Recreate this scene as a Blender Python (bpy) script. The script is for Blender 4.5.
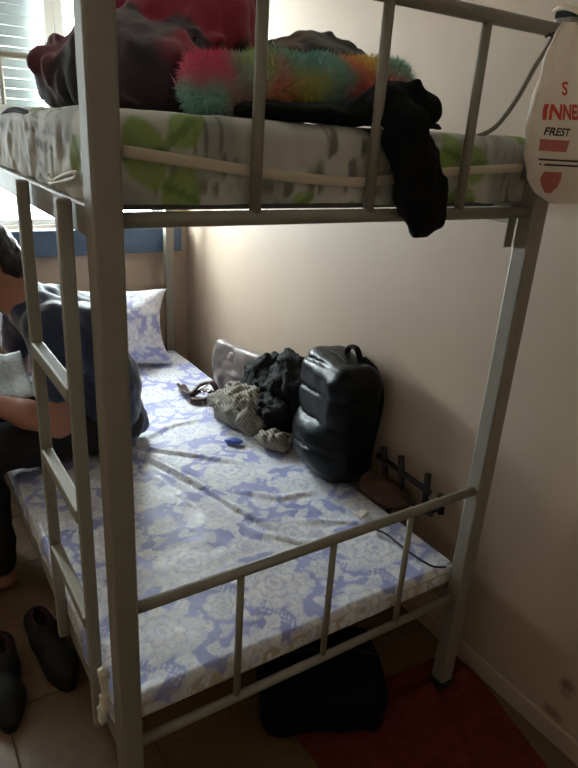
import bpy, bmesh, math, random
import numpy as np
from mathutils import Vector, Matrix

scene = bpy.context.scene
for o in list(bpy.data.objects):
    bpy.data.objects.remove(o)
COL = scene.collection
random.seed(7)
rng = np.random.default_rng(7)

# ------------------------------------------------------------------ camera
CAM = np.array([-0.2657, -0.868, 1.4411])
YAW, PIT, ROL, FPX = -0.5906, -0.3797, 0.0637, 632.385
_f = np.array([-math.sin(YAW) * math.cos(PIT), math.cos(YAW) * math.cos(PIT), math.sin(PIT)])
_r = np.cross(_f, [0, 0, 1]); _r /= np.linalg.norm(_r)
_u = np.cross(_r, _f)
_r2 = _r * math.cos(ROL) + _u * math.sin(ROL)
_u2 = -_r * math.sin(ROL) + _u * math.cos(ROL)
cd = bpy.data.cameras.new('camera')
cd.sensor_fit = 'VERTICAL'; cd.sensor_height = 36; cd.lens = FPX * 36 / 768
cd.clip_start = 0.02
cam = bpy.data.objects.new('camera', cd); COL.objects.link(cam)
cam.matrix_world = Matrix(((_r2[0], _u2[0], -_f[0], CAM[0]), (_r2[1], _u2[1], -_f[1], CAM[1]),
                           (_r2[2], _u2[2], -_f[2], CAM[2]), (0, 0, 0, 1)))
scene.camera = cam


def at(px, py, ax, v):
    """point where the sight line of a pixel meets the plane axis=v"""
    d = _f + _r2 * (px - 289) / FPX - _u2 * (py - 384) / FPX
    return CAM + d * (v - CAM[ax]) / d[ax]


# ------------------------------------------------------------------ world, light, exposure
world = bpy.data.worlds.new('overcast_sky'); scene.world = world
world.use_nodes = True
bg = world.node_tree.nodes['Background']
bg.inputs[0].default_value = (0.88, 0.95, 1.0, 1)
bg.inputs[1].default_value = 9.0
vs = scene.view_settings
vs.view_transform = 'Standard'
try:
    vs.look = 'None'
except Exception:
    pass
vs.gamma = 1.0; vs.use_curve_mapping = False
vs.exposure = 2.6

# room extents
WX = 1.033; YB = 2.046; XL = -1.75; YF = -1.9; ZC = 2.55
WIN = (-0.42, 0.955, 0.985, 2.12)          # x0 x1 z0 z1 of the window opening
pl = bpy.data.lights.new('window_portal', 'AREA')
pl.shape = 'RECTANGLE'; pl.size = WIN[1] - WIN[0]; pl.size_y = WIN[3] - WIN[2]
pl.cycles.is_portal = True
po = bpy.data.objects.new('window_portal', pl); COL.objects.link(po)
po.location = ((WIN[0] + WIN[1]) / 2, YB + 0.23, (WIN[2] + WIN[3]) / 2)
po.rotation_euler = (math.radians(-90), 0, 0)


# ------------------------------------------------------------------ helpers
def lin(c):
    return tuple(((v / 255) / 12.92 if v / 255 <= 0.04045 else ((v / 255 + 0.055) / 1.055) ** 2.4) for v in c)


def mat(name, rgb, rough=0.6, metal=0.0, var=0.0, vscale=8.0, bump=0.0, bscale=60.0, rgb2=None, sheen=0.0,
        spec=0.5, vcol=False, coat=0.0, transl=0.0):
    m = bpy.data.materials.new(name); m.use_nodes = True
    nt = m.node_tree; N = nt.nodes; L = nt.links
    b = N['Principled BSDF']
    c = lin(rgb)
    b.inputs['Base Color'].default_value = (*c, 1)
    b.inputs['Roughness'].default_value = rough
    b.inputs['Metallic'].default_value = metal
    b.inputs['Specular IOR Level'].default_value = spec
    b.inputs['Sheen Weight'].default_value = sheen
    b.inputs['Coat Weight'].default_value = coat
    tc = N.new('ShaderNodeTexCoord')
    src = None
    if vcol:
        a = N.new('ShaderNodeVertexColor'); a.layer_name = 'Col'
        src = a.outputs['Color']
    if var or rgb2:
        n = N.new('ShaderNodeTexNoise'); n.inputs['Scale'].default_value = vscale
        n.inputs['Detail'].default_value = 5; n.inputs['Roughness'].default_value = 0.6
        L.new(tc.outputs['Object'], n.inputs['Vector'])
        cr = N.new('ShaderNodeValToRGB')
        cr.color_ramp.elements[0].position = 0.34; cr.color_ramp.elements[1].position = 0.66
        if rgb2:
            c2 = lin(rgb2)
            cr.color_ramp.elements[0].color = (*c2, 1); cr.color_ramp.elements[1].color = (*c, 1)
        else:
            cr.color_ramp.elements[0].color = (*[v * (1 - var) for v in c], 1)
            cr.color_ramp.elements[1].color = (*[min(1, v * (1 + var)) for v in c], 1)
        L.new(n.outputs['Fac'], cr.inputs['Fac'])
        src = cr.outputs['Color'] if src is None else src
    if src is not None:
        L.new(src, b.inputs['Base Color'])
    if bump:
        n2 = N.new('ShaderNodeTexNoise'); n2.inputs['Scale'].default_value = bscale
        n2.inputs['Detail'].default_value = 4
        L.new(tc.outputs['Object'], n2.inputs['Vector'])
        bp = N.new('ShaderNodeBump'); bp.inputs['Strength'].default_value = bump
        bp.inputs['Distance'].default_value = 0.01
        L.new(n2.outputs['Fac'], bp.inputs['Height']); L.new(bp.outputs['Normal'], b.inputs['Normal'])
    if transl:
        t = N.new('ShaderNodeBsdfTranslucent')
        if src is not None:
            L.new(src, t.inputs['Color'])
        else:
            t.inputs['Color'].default_value = (*c, 1)
        mx = N.new('ShaderNodeMixShader'); mx.inputs[0].default_value = transl
        L.new(b.outputs[0], mx.inputs[1]); L.new(t.outputs[0], mx.inputs[2])
        L.new(mx.outputs[0], N['Material Output'].inputs['Surface'])
    return m


def put(name, me, m, parent=None, smooth=True):
    o = bpy.data.objects.new(name, me); COL.objects.link(o)
    if m is not None:
        me.materials.clear(); me.materials.append(m)
    if smooth:
        me.polygons.foreach_set('use_smooth', np.ones(len(me.polygons), bool))
    if parent is not None:
        o.parent = parent
        o.matrix_parent_inverse = parent_world(parent).inverted()
    return o


def parent_world(p):
    m = p.matrix_basis.copy()
    q = p
    while q.parent is not None:
        m = q.parent.matrix_basis @ m if q.matrix_parent_inverse == Matrix() else q.parent.matrix_basis @ q.matrix_parent_inverse @ m
        q = q.parent
    return m


def thing(name, label, cat, loc=(0, 0, 0), group=None):
    o = bpy.data.objects.new(name, None); COL.objects.link(o)
    o.location = loc; o.empty_display_size = 0.05
    return tag(o, label, cat, group)


def tag(o, label, cat, group=None):
    o['label'] = label; o['category'] = cat
    if group:
        o['group'] = group
    return o


def struct(o, label=None):
    o['kind'] = 'structure'
    if label:
        o['label'] = label
    return o


def mesh_np(name, V, F, cols=None):
    me = bpy.data.meshes.new(name)
    V = np.asarray(V, np.float32); F = np.asarray(F, np.int32)
    k = F.shape[1]
    me.vertices.add(len(V)); me.vertices.foreach_set('co', V.ravel())
    me.loops.add(F.size); me.loops.foreach_set('vertex_index', F.ravel())
    me.polygons.add(len(F))
    me.polygons.foreach_set('loop_start', np.arange(0, F.size, k, dtype=np.int32))
    me.update(calc_edges=True); me.validate()
    if cols is not None:
        ca = me.color_attributes.new('Col', 'FLOAT_COLOR', 'POINT')
        C4 = np.ones((len(V), 4), np.float32); C4[:, :3] = cols
        ca.data.foreach_set('color', C4.ravel())
    return me


def bm_mesh(bm, name):
    bmesh.ops.recalc_face_normals(bm, faces=bm.faces)
    me = bpy.data.meshes.new(name); bm.to_mesh(me); bm.free()
    return me


def add_box(bm, a, b, bev=0.0, segs=2):
    r = bmesh.ops.create_cube(bm, size=1.0)
    vs_ = r['verts']
    c = [(a[i] + b[i]) / 2 for i in range(3)]; s = [abs(b[i] - a[i]) for i in range(3)]
    for v in vs_:
        v.co = Vector((c[0] + v.co.x * s[0], c[1] + v.co.y * s[1], c[2] + v.co.z * s[2]))
    if bev:
        es = list({e for v in vs_ for e in v.link_edges})
        bmesh.ops.bevel(bm, geom=es, offset=bev, segments=segs, affect='EDGES', profile=0.5)


def box(name, a, b, m, parent=None, bev=0.0, segs=2):
    bm = bmesh.new(); add_box(bm, a, b, bev, segs)
    return put(name, bm_mesh(bm, name), m, parent, smooth=False)


def sweep(pts, radii, n=12, caps=True, flat=None):
    """tube mesh data along a polyline, radii per point"""
    pts = [Vector(p) for p in pts]
    if not hasattr(radii, '__len__'):
        radii = [radii] * len(pts)
    V = []; F = []
    up = None
    for i, p in enumerate(pts):
        t = (pts[min(i + 1, len(pts) - 1)] - pts[max(i - 1, 0)]).normalized()
        if up is None:
            up = Vector((0, 0, 1)) if abs(t.z) < 0.9 else Vector((1, 0, 0))
        side = t.cross(up).normalized(); up = side.cross(t).normalized()
        for k in range(n):
            a = 2 * math.pi * k / n
            V.append(p + side * math.cos(a) * radii[i] + up * math.sin(a) * radii[i] * (flat or 1))
    for i in range(len(pts) - 1):
        for k in range(n):
            F.append((i * n + k, i * n + (k + 1) % n, (i + 1) * n + (k + 1) % n, (i + 1) * n + k))
    if caps:
        F.append(tuple(range(n - 1, -1, -1))); F.append(tuple((len(pts) - 1) * n + k for k in range(n)))
    return V, F


def tube(name, pts, r, m, parent=None, n=12, flat=None):
    V, F = sweep(pts, r, n, True, flat)
    me = bpy.data.meshes.new(name); me.from_pydata([tuple(v) for v in V], [], F); me.update()
    return put(name, me, m, parent)


def smooth_path(pts, k=6):
    P = [np.array(p, float) for p in pts]
    out = []
    for i in range(len(P) - 1):
        p0 = P[max(i - 1, 0)]; p1 = P[i]; p2 = P[i + 1]; p3 = P[min(i + 2, len(P) - 1)]
        for j in range(k):
            t = j / k
            out.append(0.5 * ((2 * p1) + (-p0 + p2) * t + (2 * p0 - 5 * p1 + 4 * p2 - p3) * t * t + (-p0 + 3 * p1 - 3 * p2 + p3) * t ** 3))
    out.append(P[-1])
    return out


# value noise -------------------------------------------------------
def _hash(ix, iy, iz, seed):
    h = (ix.astype(np.int64) * 374761393 + iy.astype(np.int64) * 668265263 + iz.astype(np.int64) * 2147483647 + seed * 1274126177) & 0xffffffff
    h = ((h ^ (h >> 13)) * 1274126177) & 0xffffffff
    return ((h ^ (h >> 16)) & 0xffff) / 65535.0


def vnoise(P, scale, seed=0):
    Q = np.asarray(P, float) * scale
    I = np.floor(Q).astype(np.int64); f = Q - I
    f = f * f * (3 - 2 * f)
    r = 0
    for dx in (0, 1):
        wx = f[..., 0] if dx else 1 - f[..., 0]
        for dy in (0, 1):
            wy = f[..., 1] if dy else 1 - f[..., 1]
            for dz in (0, 1):
                wz = f[..., 2] if dz else 1 - f[..., 2]
                r = r + wx * wy * wz * _hash(I[..., 0] + dx, I[..., 1] + dy, I[..., 2] + dz, seed)
    return r * 2 - 1


def fbm(P, scale, seed=0, o=3):
    return sum(vnoise(P, scale * 2 ** k, seed + k * 17) * 0.5 ** k for k in range(o)) / 1.6


def ridge(P, scale, seed=0):
    n = vnoise(P, scale, seed) + 0.4 * vnoise(P, scale * 2.1, seed + 5)
    return 1 - np.abs(n) * 2


# signed-distance modelling -----------------------------------------
class Sdf:
    """smooth union of tapered capsules / ellipsoids on a grid, meshed by surface nets"""
    def __init__(s, lo, hi, h):
        s.lo = np.array(lo, float); s.h = h
        s.n = np.ceil((np.array(hi) - s.lo) / h).astype(int) + 1
        s.F = np.full(s.n, 0.2)
        s.ax = [s.lo[i] + h * np.arange(s.n[i]) for i in range(3)]

    def _sl(s, lo, hi):
        a = np.clip(np.floor((lo - s.lo) / s.h).astype(int), 0, s.n)
        b = np.clip(np.ceil((hi - s.lo) / s.h).astype(int) + 1, 0, s.n)
        sl = tuple(slice(a[i], b[i]) for i in range(3))
        P = np.stack(np.meshgrid(*[s.ax[i][sl[i]] for i in range(3)], indexing='ij'), -1)
        return sl, P

    def _mix(s, sl, d, k, sub=False):
        F = s.F[sl]
        if d.size == 0:
            return
        if sub:
            hh = np.clip(0.5 - 0.5 * (F + d) / k, 0, 1)
            s.F[sl] = F * (1 - hh) - d * hh + k * hh * (1 - hh)
        else:
            hh = np.clip(0.5 + 0.5 * (F - d) / k, 0, 1)
            s.F[sl] = F * (1 - hh) + d * hh - k * hh * (1 - hh)

    def cone(s, a, b, ra, rb=None, k=0.01, sub=False):
        rb = ra if rb is None else rb
        a = np.array(a, float); b = np.array(b, float); R = max(ra, rb) + k + 0.05
        sl, P = s._sl(np.minimum(a, b) - R, np.maximum(a, b) + R)
        ab = b - a
        t = np.clip(((P - a) @ ab) / max(ab @ ab, 1e-12), 0, 1)
        d = np.linalg.norm(P - (a + t[..., None] * ab), axis=-1) - (ra + t * (rb - ra))
        s._mix(sl, d, k, sub)
        return s

    def path(s, pts, rs, k=0.01):
        for i in range(len(pts) - 1):
            s.cone(pts[i], pts[i + 1], rs[i], rs[i + 1], k)
        return s

    def ell(s, c, r, k=0.01, rot=None, sub=False):
        c = np.array(c, float); r = np.array(r, float); R = r.max() + k + 0.05
        sl, P = s._sl(c - R, c + R)
        Q = P - c
        if rot is not None:
            Q = Q @ np.array(rot)
        k0 = np.linalg.norm(Q / r, axis=-1); k1 = np.linalg.norm(Q / r ** 2, axis=-1) + 1e-9
        s._mix(sl, k0 * (k0 - 1) / k1, k, sub)
        return s

    def rbox(s, c, half, rad, k=0.01, rot=None, sub=False):
        c = np.array(c, float); half = np.array(half, float); R = np.linalg.norm(half) + k + 0.05
        sl, P = s._sl(c - R, c + R)
        Q = P - c
        if rot is not None:
            Q = Q @ np.array(rot)
        q = np.abs(Q) - (half - rad)
        d = np.linalg.norm(np.maximum(q, 0), axis=-1) + np.minimum(q.max(-1), 0) - rad
        s._mix(sl, d, k, sub)
        return s

    def warp(s, fn, band=0.06):
        """add fn(P) to the field near the surface"""
        m = np.abs(s.F) < band
        idx = np.argwhere(m)
        P = s.lo + idx * s.h
        s.F[m] += fn(P)
        return s

    def plane(s, n, d0):
        """keep the half space n.p <= d0"""
        n = np.array(n, float)
        P0 = s.ax[0][:, None, None] * n[0] + s.ax[1][None, :, None] * n[1] + s.ax[2][None, None, :] * n[2]
        s.F = np.maximum(s.F, P0 - d0)
        return s

    def mesh(s):
        F = s.F.copy()
        for i in range(3):                       # close at the border
            sl = [slice(None)] * 3
            sl[i] = 0; F[tuple(sl)] = np.maximum(F[tuple(sl)], 1e-4)
            sl[i] = -1; F[tuple(sl)] = np.maximum(F[tuple(sl)], 1e-4)
        nx, ny, nz = F.shape
        ins = F < 0
        acc = np.zeros((nx - 1, ny - 1, nz - 1, 3)); cnt = np.zeros((nx - 1, ny - 1, nz - 1))
        cor = [(i, j, k) for i in (0, 1) for j in (0, 1) for k in (0, 1)]
        def g(A, c):
            return A[c[0]:c[0] + nx - 1, c[1]:c[1] + ny - 1, c[2]:c[2] + nz - 1]
        for a in cor:
            for ax in range(3):
                if a[ax] == 0:
                    b = list(a); b[ax] = 1; b = tuple(b)
                    fa = g(F, a); fb = g(F, b)
                    cr = (fa < 0) != (fb < 0)
                    t = np.where(cr, fa / np.where(cr, fa - fb, 1), 0)
                    for q in range(3):
                        base = a[q] + (t if q == ax else 0)
                        acc[..., q] += np.where(cr, base, 0)
                    cnt += cr
        act = cnt > 0
        vid = np.full(act.shape, -1); vid[act] = np.arange(act.sum())
        ijk = np.argwhere(act)
        V = s.lo + s.h * (ijk + acc[act] / cnt[act][:, None])
        faces = []
        for ax in range(3):
            sl0 = [slice(None)] * 3; sl1 = [slice(None)] * 3
            sl0[ax] = slice(0, -1); sl1[ax] = slice(1, None)
            cr = ins[tuple(sl0)] != ins[tuple(sl1)]
            u, v = (ax + 1) % 3, (ax + 2) % 3
            idx = np.argwhere(cr)
            ok = (idx[:, u] > 0) & (idx[:, v] > 0) & (idx[:, u] < F.shape[u] - 1) & (idx[:, v] < F.shape[v] - 1)
            idx = idx[ok]
            eu = np.zeros(3, int); eu[u] = 1; ev = np.zeros(3, int); ev[v] = 1
            def gi(I):
                return vid[I[:, 0], I[:, 1], I[:, 2]]
            q = np.stack([gi(idx - eu - ev), gi(idx - ev), gi(idx), gi(idx - eu)], 1)
            flip = ~ins[idx[:, 0], idx[:, 1], idx[:, 2]]
            q[flip] = q[flip][:, ::-1]
            faces.append(q)
        Fq = np.concatenate(faces)
        # two rounds of neighbour smoothing
        e = np.concatenate([Fq[:, [i, (i + 1) % 4]] for i in range(4)])
        for _ in range(2):
            S = np.zeros_like(V); c = np.zeros(len(V))
            np.add.at(S, e[:, 0], V[e[:, 1]]); np.add.at(c, e[:, 0], 1)
            np.add.at(S, e[:, 1], V[e[:, 0]]); np.add.at(c, e[:, 1], 1)
            V = V * 0.5 + 0.5 * S / np.maximum(c, 1)[:, None]
        return V, Fq

    def obj(s, name, m, parent=None, colfn=None):
        V, F = s.mesh()
        me = mesh_np(name, V, F, colfn(V) if colfn else None)
        return put(name, me, m, parent)


def rotz(a):
    c, s_ = math.cos(a), math.sin(a)
    return np.array([[c, -s_, 0], [s_, c, 0], [0, 0, 1]])


def roty(a):
    c, s_ = math.cos(a), math.sin(a)
    return np.array([[c, 0, s_], [0, 1, 0], [-s_, 0, c]])


def rotx(a):
    c, s_ = math.cos(a), math.sin(a)
    return np.array([[1, 0, 0], [0, c, -s_], [0, s_, c]])


def sstep(a, b, x):
    t = np.clip((x - a) / (b - a), 0, 1)
    return t * t * (3 - 2 * t)


def mixc(c, col, m):
    return c * (1 - m[..., None]) + np.array(col) * m[..., None]


# ------------------------------------------------------------------ materials
M = {}
M['tile'] = mat('floor_tile', (122, 95, 66), 0.45, var=0.16, vscale=22, rgb2=(108, 84, 58))
M['grout'] = mat('grout', (104, 80, 55), 0.9)
M['ceil'] = mat('ceiling_paint', (224, 217, 206), 0.9, bump=0.08, bscale=40)
M['blue'] = mat('blue_window_paint', (80, 100, 124), 0.5, var=0.15, vscale=9)
M['white'] = mat('white_frame_paint', (232, 234, 234), 0.4)
M['shutter'] = mat('shutter_plastic', (150, 154, 152), 0.6, transl=0.10)
M['steel'] = mat('grey_bed_paint', (146, 140, 129), 0.55, metal=0.3, var=0.06, vscale=14)
M['steel_dark'] = mat('bed_slat_steel', (92, 88, 80), 0.5, metal=0.3)
M['rubber'] = mat('black_rubber', (22, 22, 22), 0.8)
M['foam'] = mat('mattress_ticking', (196, 186, 170), 0.9)
M['sheet'] = mat('lilac_damask_sheet', (150, 152, 205), 0.42, vcol=True, bump=0.10, bscale=700, sheen=0.15)
M['usheet'] = mat('leaf_print_sheet', (200, 198, 190), 0.75, vcol=True, bump=0.1, bscale=600)
M['band'] = mat('beige_piping', (206, 192, 172), 0.8)
M['pillow'] = mat('lilac_pillowcase', (150, 152, 205), 0.6, vcol=True, bump=0.1, bscale=700, sheen=0.15)
M['skin'] = mat('skin', (176, 124, 104), 0.5, var=0.05, vscale=20)
M['hair'] = mat('dark_hair', (30, 25, 23), 0.4, bump=0.5, bscale=240)
M['shirt'] = mat('navy_shirt', (28, 44, 80), 0.6, sheen=0.6, bump=0.15, bscale=900)
M['pants'] = mat('black_trousers', (22, 22, 25), 0.8, bump=0.12, bscale=800)
M['paper'] = mat('newsprint', (214, 220, 222), 0.8, var=0.2, vscale=90)
M['eye'] = mat('eye_white', (225, 222, 216), 0.2)
M['iris'] = mat('iris', (40, 28, 20), 0.2)
M['lip'] = mat('lip', (150, 88, 80), 0.45)
M['puffer'] = mat('black_padded_leather', (11, 14, 15), 0.34, var=0.15, vscale=30, bump=0.1, bscale=120, spec=0.22)
M['blackfab'] = mat('black_cloth', (13, 13, 15), 0.9, bump=0.15, bscale=500, spec=0.2)
M['blackfur'] = mat('black_shaggy_cloth', (20, 19, 20), 0.75, bump=0.9, bscale=160, spec=0.35)
M['knit'] = mat('grey_knit', (92, 88, 82), 0.9, vcol=True, bump=0.3, bscale=350)
M['leather'] = mat('grey_brown_leather', (132, 120, 116), 0.3, var=0.2, vscale=24, bump=0.12, bscale=180)
M['brownleather'] = mat('dark_brown_leather', (66, 40, 36), 0.4, var=0.3, vscale=40)
M['buckle'] = mat('buckle_metal', (200, 196, 188), 0.25, metal=0.9)
M['blanket'] = mat('burgundy_fleece', (90, 30, 44), 0.9, vcol=True, bump=0.3, bscale=300, sheen=0.2)
M['fluff'] = mat('rainbow_fluff', (200, 120, 120), 0.95, vcol=True, sheen=0.3)
M['plastic'] = mat('white_carrier_bag', (236, 224, 210), 0.38, transl=0.45)
M['red'] = mat('orange_red_print', (214, 72, 52), 0.5)
M['pink'] = mat('faded_red_print', (196, 110, 100), 0.5)
M['ink'] = mat('dark_print', (58, 52, 48), 0.6)
M['label'] = mat('pale_label_print', (220, 214, 198), 0.5)
M['cable'] = mat('grey_cable', (120, 112, 100), 0.6)
M['cable_dark'] = mat('dark_cable', (24, 26, 44), 0.5)
M['rug'] = mat('dark_red_rug', (122, 54, 48), 0.95, rgb2=(98, 42, 38), vscale=30, bump=0.5, bscale=260, spec=0.1)
M['shoe'] = mat('black_shoe', (18, 16, 17), 0.8, var=0.2, vscale=40)
M['shoelining'] = mat('maroon_shoe_lining', (60, 26, 28), 0.9)
M['sole'] = mat('shoe_sole', (14, 13, 13), 0.8)
M['bluepkt'] = mat('blue_packet', (64, 92, 172), 0.3)
M['whitecard'] = mat('white_card', (228, 222, 210), 0.6)
M['browncloth'] = mat('brown_cloth', (86, 62, 52), 0.9, bump=0.3, bscale=300)
M['rack'] = mat('black_rack', (20, 17, 16), 0.45)
M['hem'] = mat('sheet_knot_fabric', (214, 206, 192), 0.8, var=0.15, vscale=40)

# wall paint with worn patches; the right wall also has brown smudges near the floor
def wall_mat(name, stain=None):
    m = mat(name, (186, 166, 145), 0.62, var=0.05, vscale=2.2, bump=0.06, bscale=25)
    if stain is not None:
        nt = m.node_tree; N = nt.nodes; L = nt.links
        b = N['Principled BSDF']; src = b.inputs['Base Color'].links[0].from_socket
        tc = N.new('ShaderNodeTexCoord')
        prev = src
        for (c, sc) in stain:
            mp = N.new('ShaderNodeMapping'); mp.vector_type = 'TEXTURE'
            mp.inputs['Location'].default_value = c; mp.inputs['Scale'].default_value = sc
            L.new(tc.outputs['Object'], mp.inputs['Vector'])
            gr = N.new('ShaderNodeTexGradient'); gr.gradient_type = 'SPHERICAL'
            L.new(mp.outputs[0], gr.inputs[0])
            nz = N.new('ShaderNodeTexNoise'); nz.inputs['Scale'].default_value = 34
            L.new(tc.outputs['Object'], nz.inputs['Vector'])
            mu = N.new('ShaderNodeMath'); mu.operation = 'MULTIPLY'
            L.new(gr.outputs['Fac'], mu.inputs[0]); L.new(nz.outputs['Fac'], mu.inputs[1])
            rp = N.new('ShaderNodeMapRange'); rp.inputs[1].default_value = 0.12; rp.inputs[2].default_value = 0.4
            rp.inputs[4].default_value = 0.75
            L.new(mu.outputs[0], rp.inputs[0])
            mx = N.new('ShaderNodeMix'); mx.data_type = 'RGBA'
            L.new(rp.outputs[0], mx.inputs['Factor']); L.new(prev, mx.inputs['A'])
            mx.inputs['B'].default_value = (*lin((96, 58, 44)), 1)
            prev = mx.outputs['Result']
        L.new(prev, b.inputs['Base Color'])
    return m

s1 = at(567, 688, 0, WX); s2 = at(553, 713, 0, WX); s3 = at(500, 610, 0, WX)
M['wall_r'] = wall_mat('beige_wall_paint_stained', [(tuple(s1), (0.05, 0.035, 0.05)), (tuple(s2), (0.05, 0.05, 0.03))])
M['wall'] = wall_mat('beige_wall_paint')
M['wall_inner'] = mat('inner_wall_paint', (206, 188, 166), 0.7, var=0.06, vscale=3, bump=0.06, bscale=25)

# ------------------------------------------------------------------ the room
T = 0.2
fl = struct(box('floor', (XL - T, YF - T, -0.12), (WX + T, YB + T, -0.004), M['grout']))
step = 0.30; gap = 0.004
tile_me = None
ty = YF
while ty < YB - 0.01:
    tx = WX
    while tx > XL + 0.01:
        a = (max(tx - step + gap, XL), ty + gap, -0.004); b_ = (tx, min(ty + step, YB), 0.0)
        if tile_me is None and tx - step > XL and ty + step < YB:
            bm = bmesh.new(); add_box(bm, (gap - step, gap, -0.004), (0, step, 0.0), 0.0012, 1)
            tile_me = bm_mesh(bm, 'tile')
        if tx - step > XL - 0.001 and ty + step < YB + 0.001:
            t = put('tile', tile_me, M['tile'], fl, smooth=False)
            t.location = (tx, ty, 0)
        elif b_[0] - a[0] > 0.01 and b_[1] - a[1] > 0.01:
            box('tile', a, b_, M['tile'], fl, 0.001, 1)
        tx -= step
    ty += step
struct(box('wall_right', (WX, YF - T, 0), (WX + T, YB + T, ZC), M['wall_r']))
struct(box('wall_left', (XL - T, YF - T, 0), (XL, YB + T, ZC), M['wall_inner']))
struct(box('wall_front', (XL, YF - T, 0), (WX, YF, ZC), M['wall_inner']))
bm = bmesh.new()
add_box(bm, (XL, YB, 0), (WX, YB + T, WIN[2]))
add_box(bm, (XL, YB, WIN[3]), (WX, YB + T, ZC))
add_box(bm, (XL, YB, WIN[2]), (WIN[0], YB + T, WIN[3]))
add_box(bm, (WIN[1], YB, WIN[2]), (WX, YB + T, WIN[3]))
struct(put('wall_back', bm_mesh(bm, 'wall_back'), M['wall'], None, False))
struct(box('ceiling', (XL - T, YF - T, ZC), (WX + T, YB + T, ZC + 0.15), M['ceil']))
struct(box('baseboard_right', (WX - 0.012, YF, 0.0005), (WX - 0.0005, YB - 0.013, 0.062), M['wall'], None, 0.003, 1))
struct(box('baseboard_back', (XL + 0.001, YB - 0.012, 0.0005), (WX - 0.0005, YB - 0.0005, 0.062), M['wall'], None, 0.003, 1))

# window: blue sill board and frame, two white sashes, glass
x0, x1, z0, z1 = WIN
w = struct(thing('window_1', 'bright window with blue painted sill behind the bunk bed', 'window', (x0, YB, z0)))
del w['category']
box('window_sill', (x0 - 0.03, YB - 0.045, 0.872), (0.985, YB - 0.001, 0.985), M['blue'], w, 0.005)
bm = bmesh.new()
add_box(bm, (x0, YB + 0.03, z0), (x0 + 0.05, YB + 0.11, z1)); add_box(bm, (x1 - 0.05, YB + 0.03, z0), (x1, YB + 0.11, z1))
add_box(bm, (x0 + 0.05, YB + 0.03, z0), (x1 - 0.05, YB + 0.11, z0 + 0.012)); add_box(bm, (x0 + 0.05, YB + 0.03, z1 - 0.05), (x1 - 0.05, YB + 0.11, z1))
put('window_frame', bm_mesh(bm, 'window_frame'), M['white'], w, False)
mx_ = 0.475
for (a, b_) in ((x0 + 0.052, -0.181), (-0.179, mx_ - 0.001), (mx_ + 0.001, x1 - 0.052)):
    bm = bmesh.new(); g = 0.035
    add_box(bm, (a, YB + 0.045, z0 + 0.014), (a + g, YB + 0.085, z1 - 0.052)); add_box(bm, (b_ - g, YB + 0.045, z0 + 0.014), (b_, YB + 0.085, z1 - 0.052))
    add_box(bm, (a + g, YB + 0.045, z0 + 0.014), (b_ - g, YB + 0.085, z0 + 0.035)); add_box(bm, (a + g, YB + 0.045, z1 - 0.052 - g), (b_ - g, YB + 0.085, z1 - 0.052))
    sa = put('window_sash', bm_mesh(bm, 'window_sash'), M['white'], w, False)
    gm = bpy.data.materials.get('window_glass')
    if gm is None:
        gm = bpy.data.materials.new('window_glass'); gm.use_nodes = True
        N = gm.node_tree.nodes; N.clear(); L = gm.node_tree.links
        out = N.new('ShaderNodeOutputMaterial'); tr = N.new('ShaderNodeBsdfTransparent'); gl = N.new('ShaderNodeBsdfGlossy')
        tr.inputs[0].default_value = (0.95, 0.98, 0.97, 1); gl.inputs['Roughness'].default_value = 0.05
        mxs = N.new('ShaderNodeMixShader'); mxs.inputs[0].default_value = 0.05
        L.new(tr.outputs[0], mxs.inputs[1]); L.new(gl.outputs[0], mxs.inputs[2]); L.new(mxs.outputs[0], out.inputs[0])
    box('window_pane', (a + g, YB + 0.062, z0 + 0.035), (b_ - g, YB + 0.067, z1 - 0.052 - g), gm, sa)

# roller shutter half lowered outside one sash
sh = thing('roller_shutter', 'half-lowered grey roller shutter of narrow slats outside the window', 'shutter', (0, YB + 0.14, 1.2))
zz = 1.23
slat_me = None
while zz < z1 - 0.01:
    if slat_me is None:
        bm = bmesh.new(); add_box(bm, (-0.15, YB + 0.135, 0), (0.432, YB + 0.147, 0.0378), 0.003, 1); slat_me = bm_mesh(bm, 'slat')
    s = put('slat', slat_me, M['shutter'], sh, False); s.location.z += zz
    zz += 0.0385
box('bottom_bar', (-0.15, YB + 0.13, 1.195), (0.432, YB + 0.15, 1.226), M['white'], sh, 0.003)
box('guide_rail', (0.436, YB + 0.125, z0 + 0.001), (0.462, YB + 0.16, z1 - 0.001), M['white'], sh, 0.002)
box('guide_rail', (-0.18, YB + 0.125, z0 + 0.001), (-0.154, YB + 0.16, z1 - 0.001), M['white'], sh, 0.002)

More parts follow.
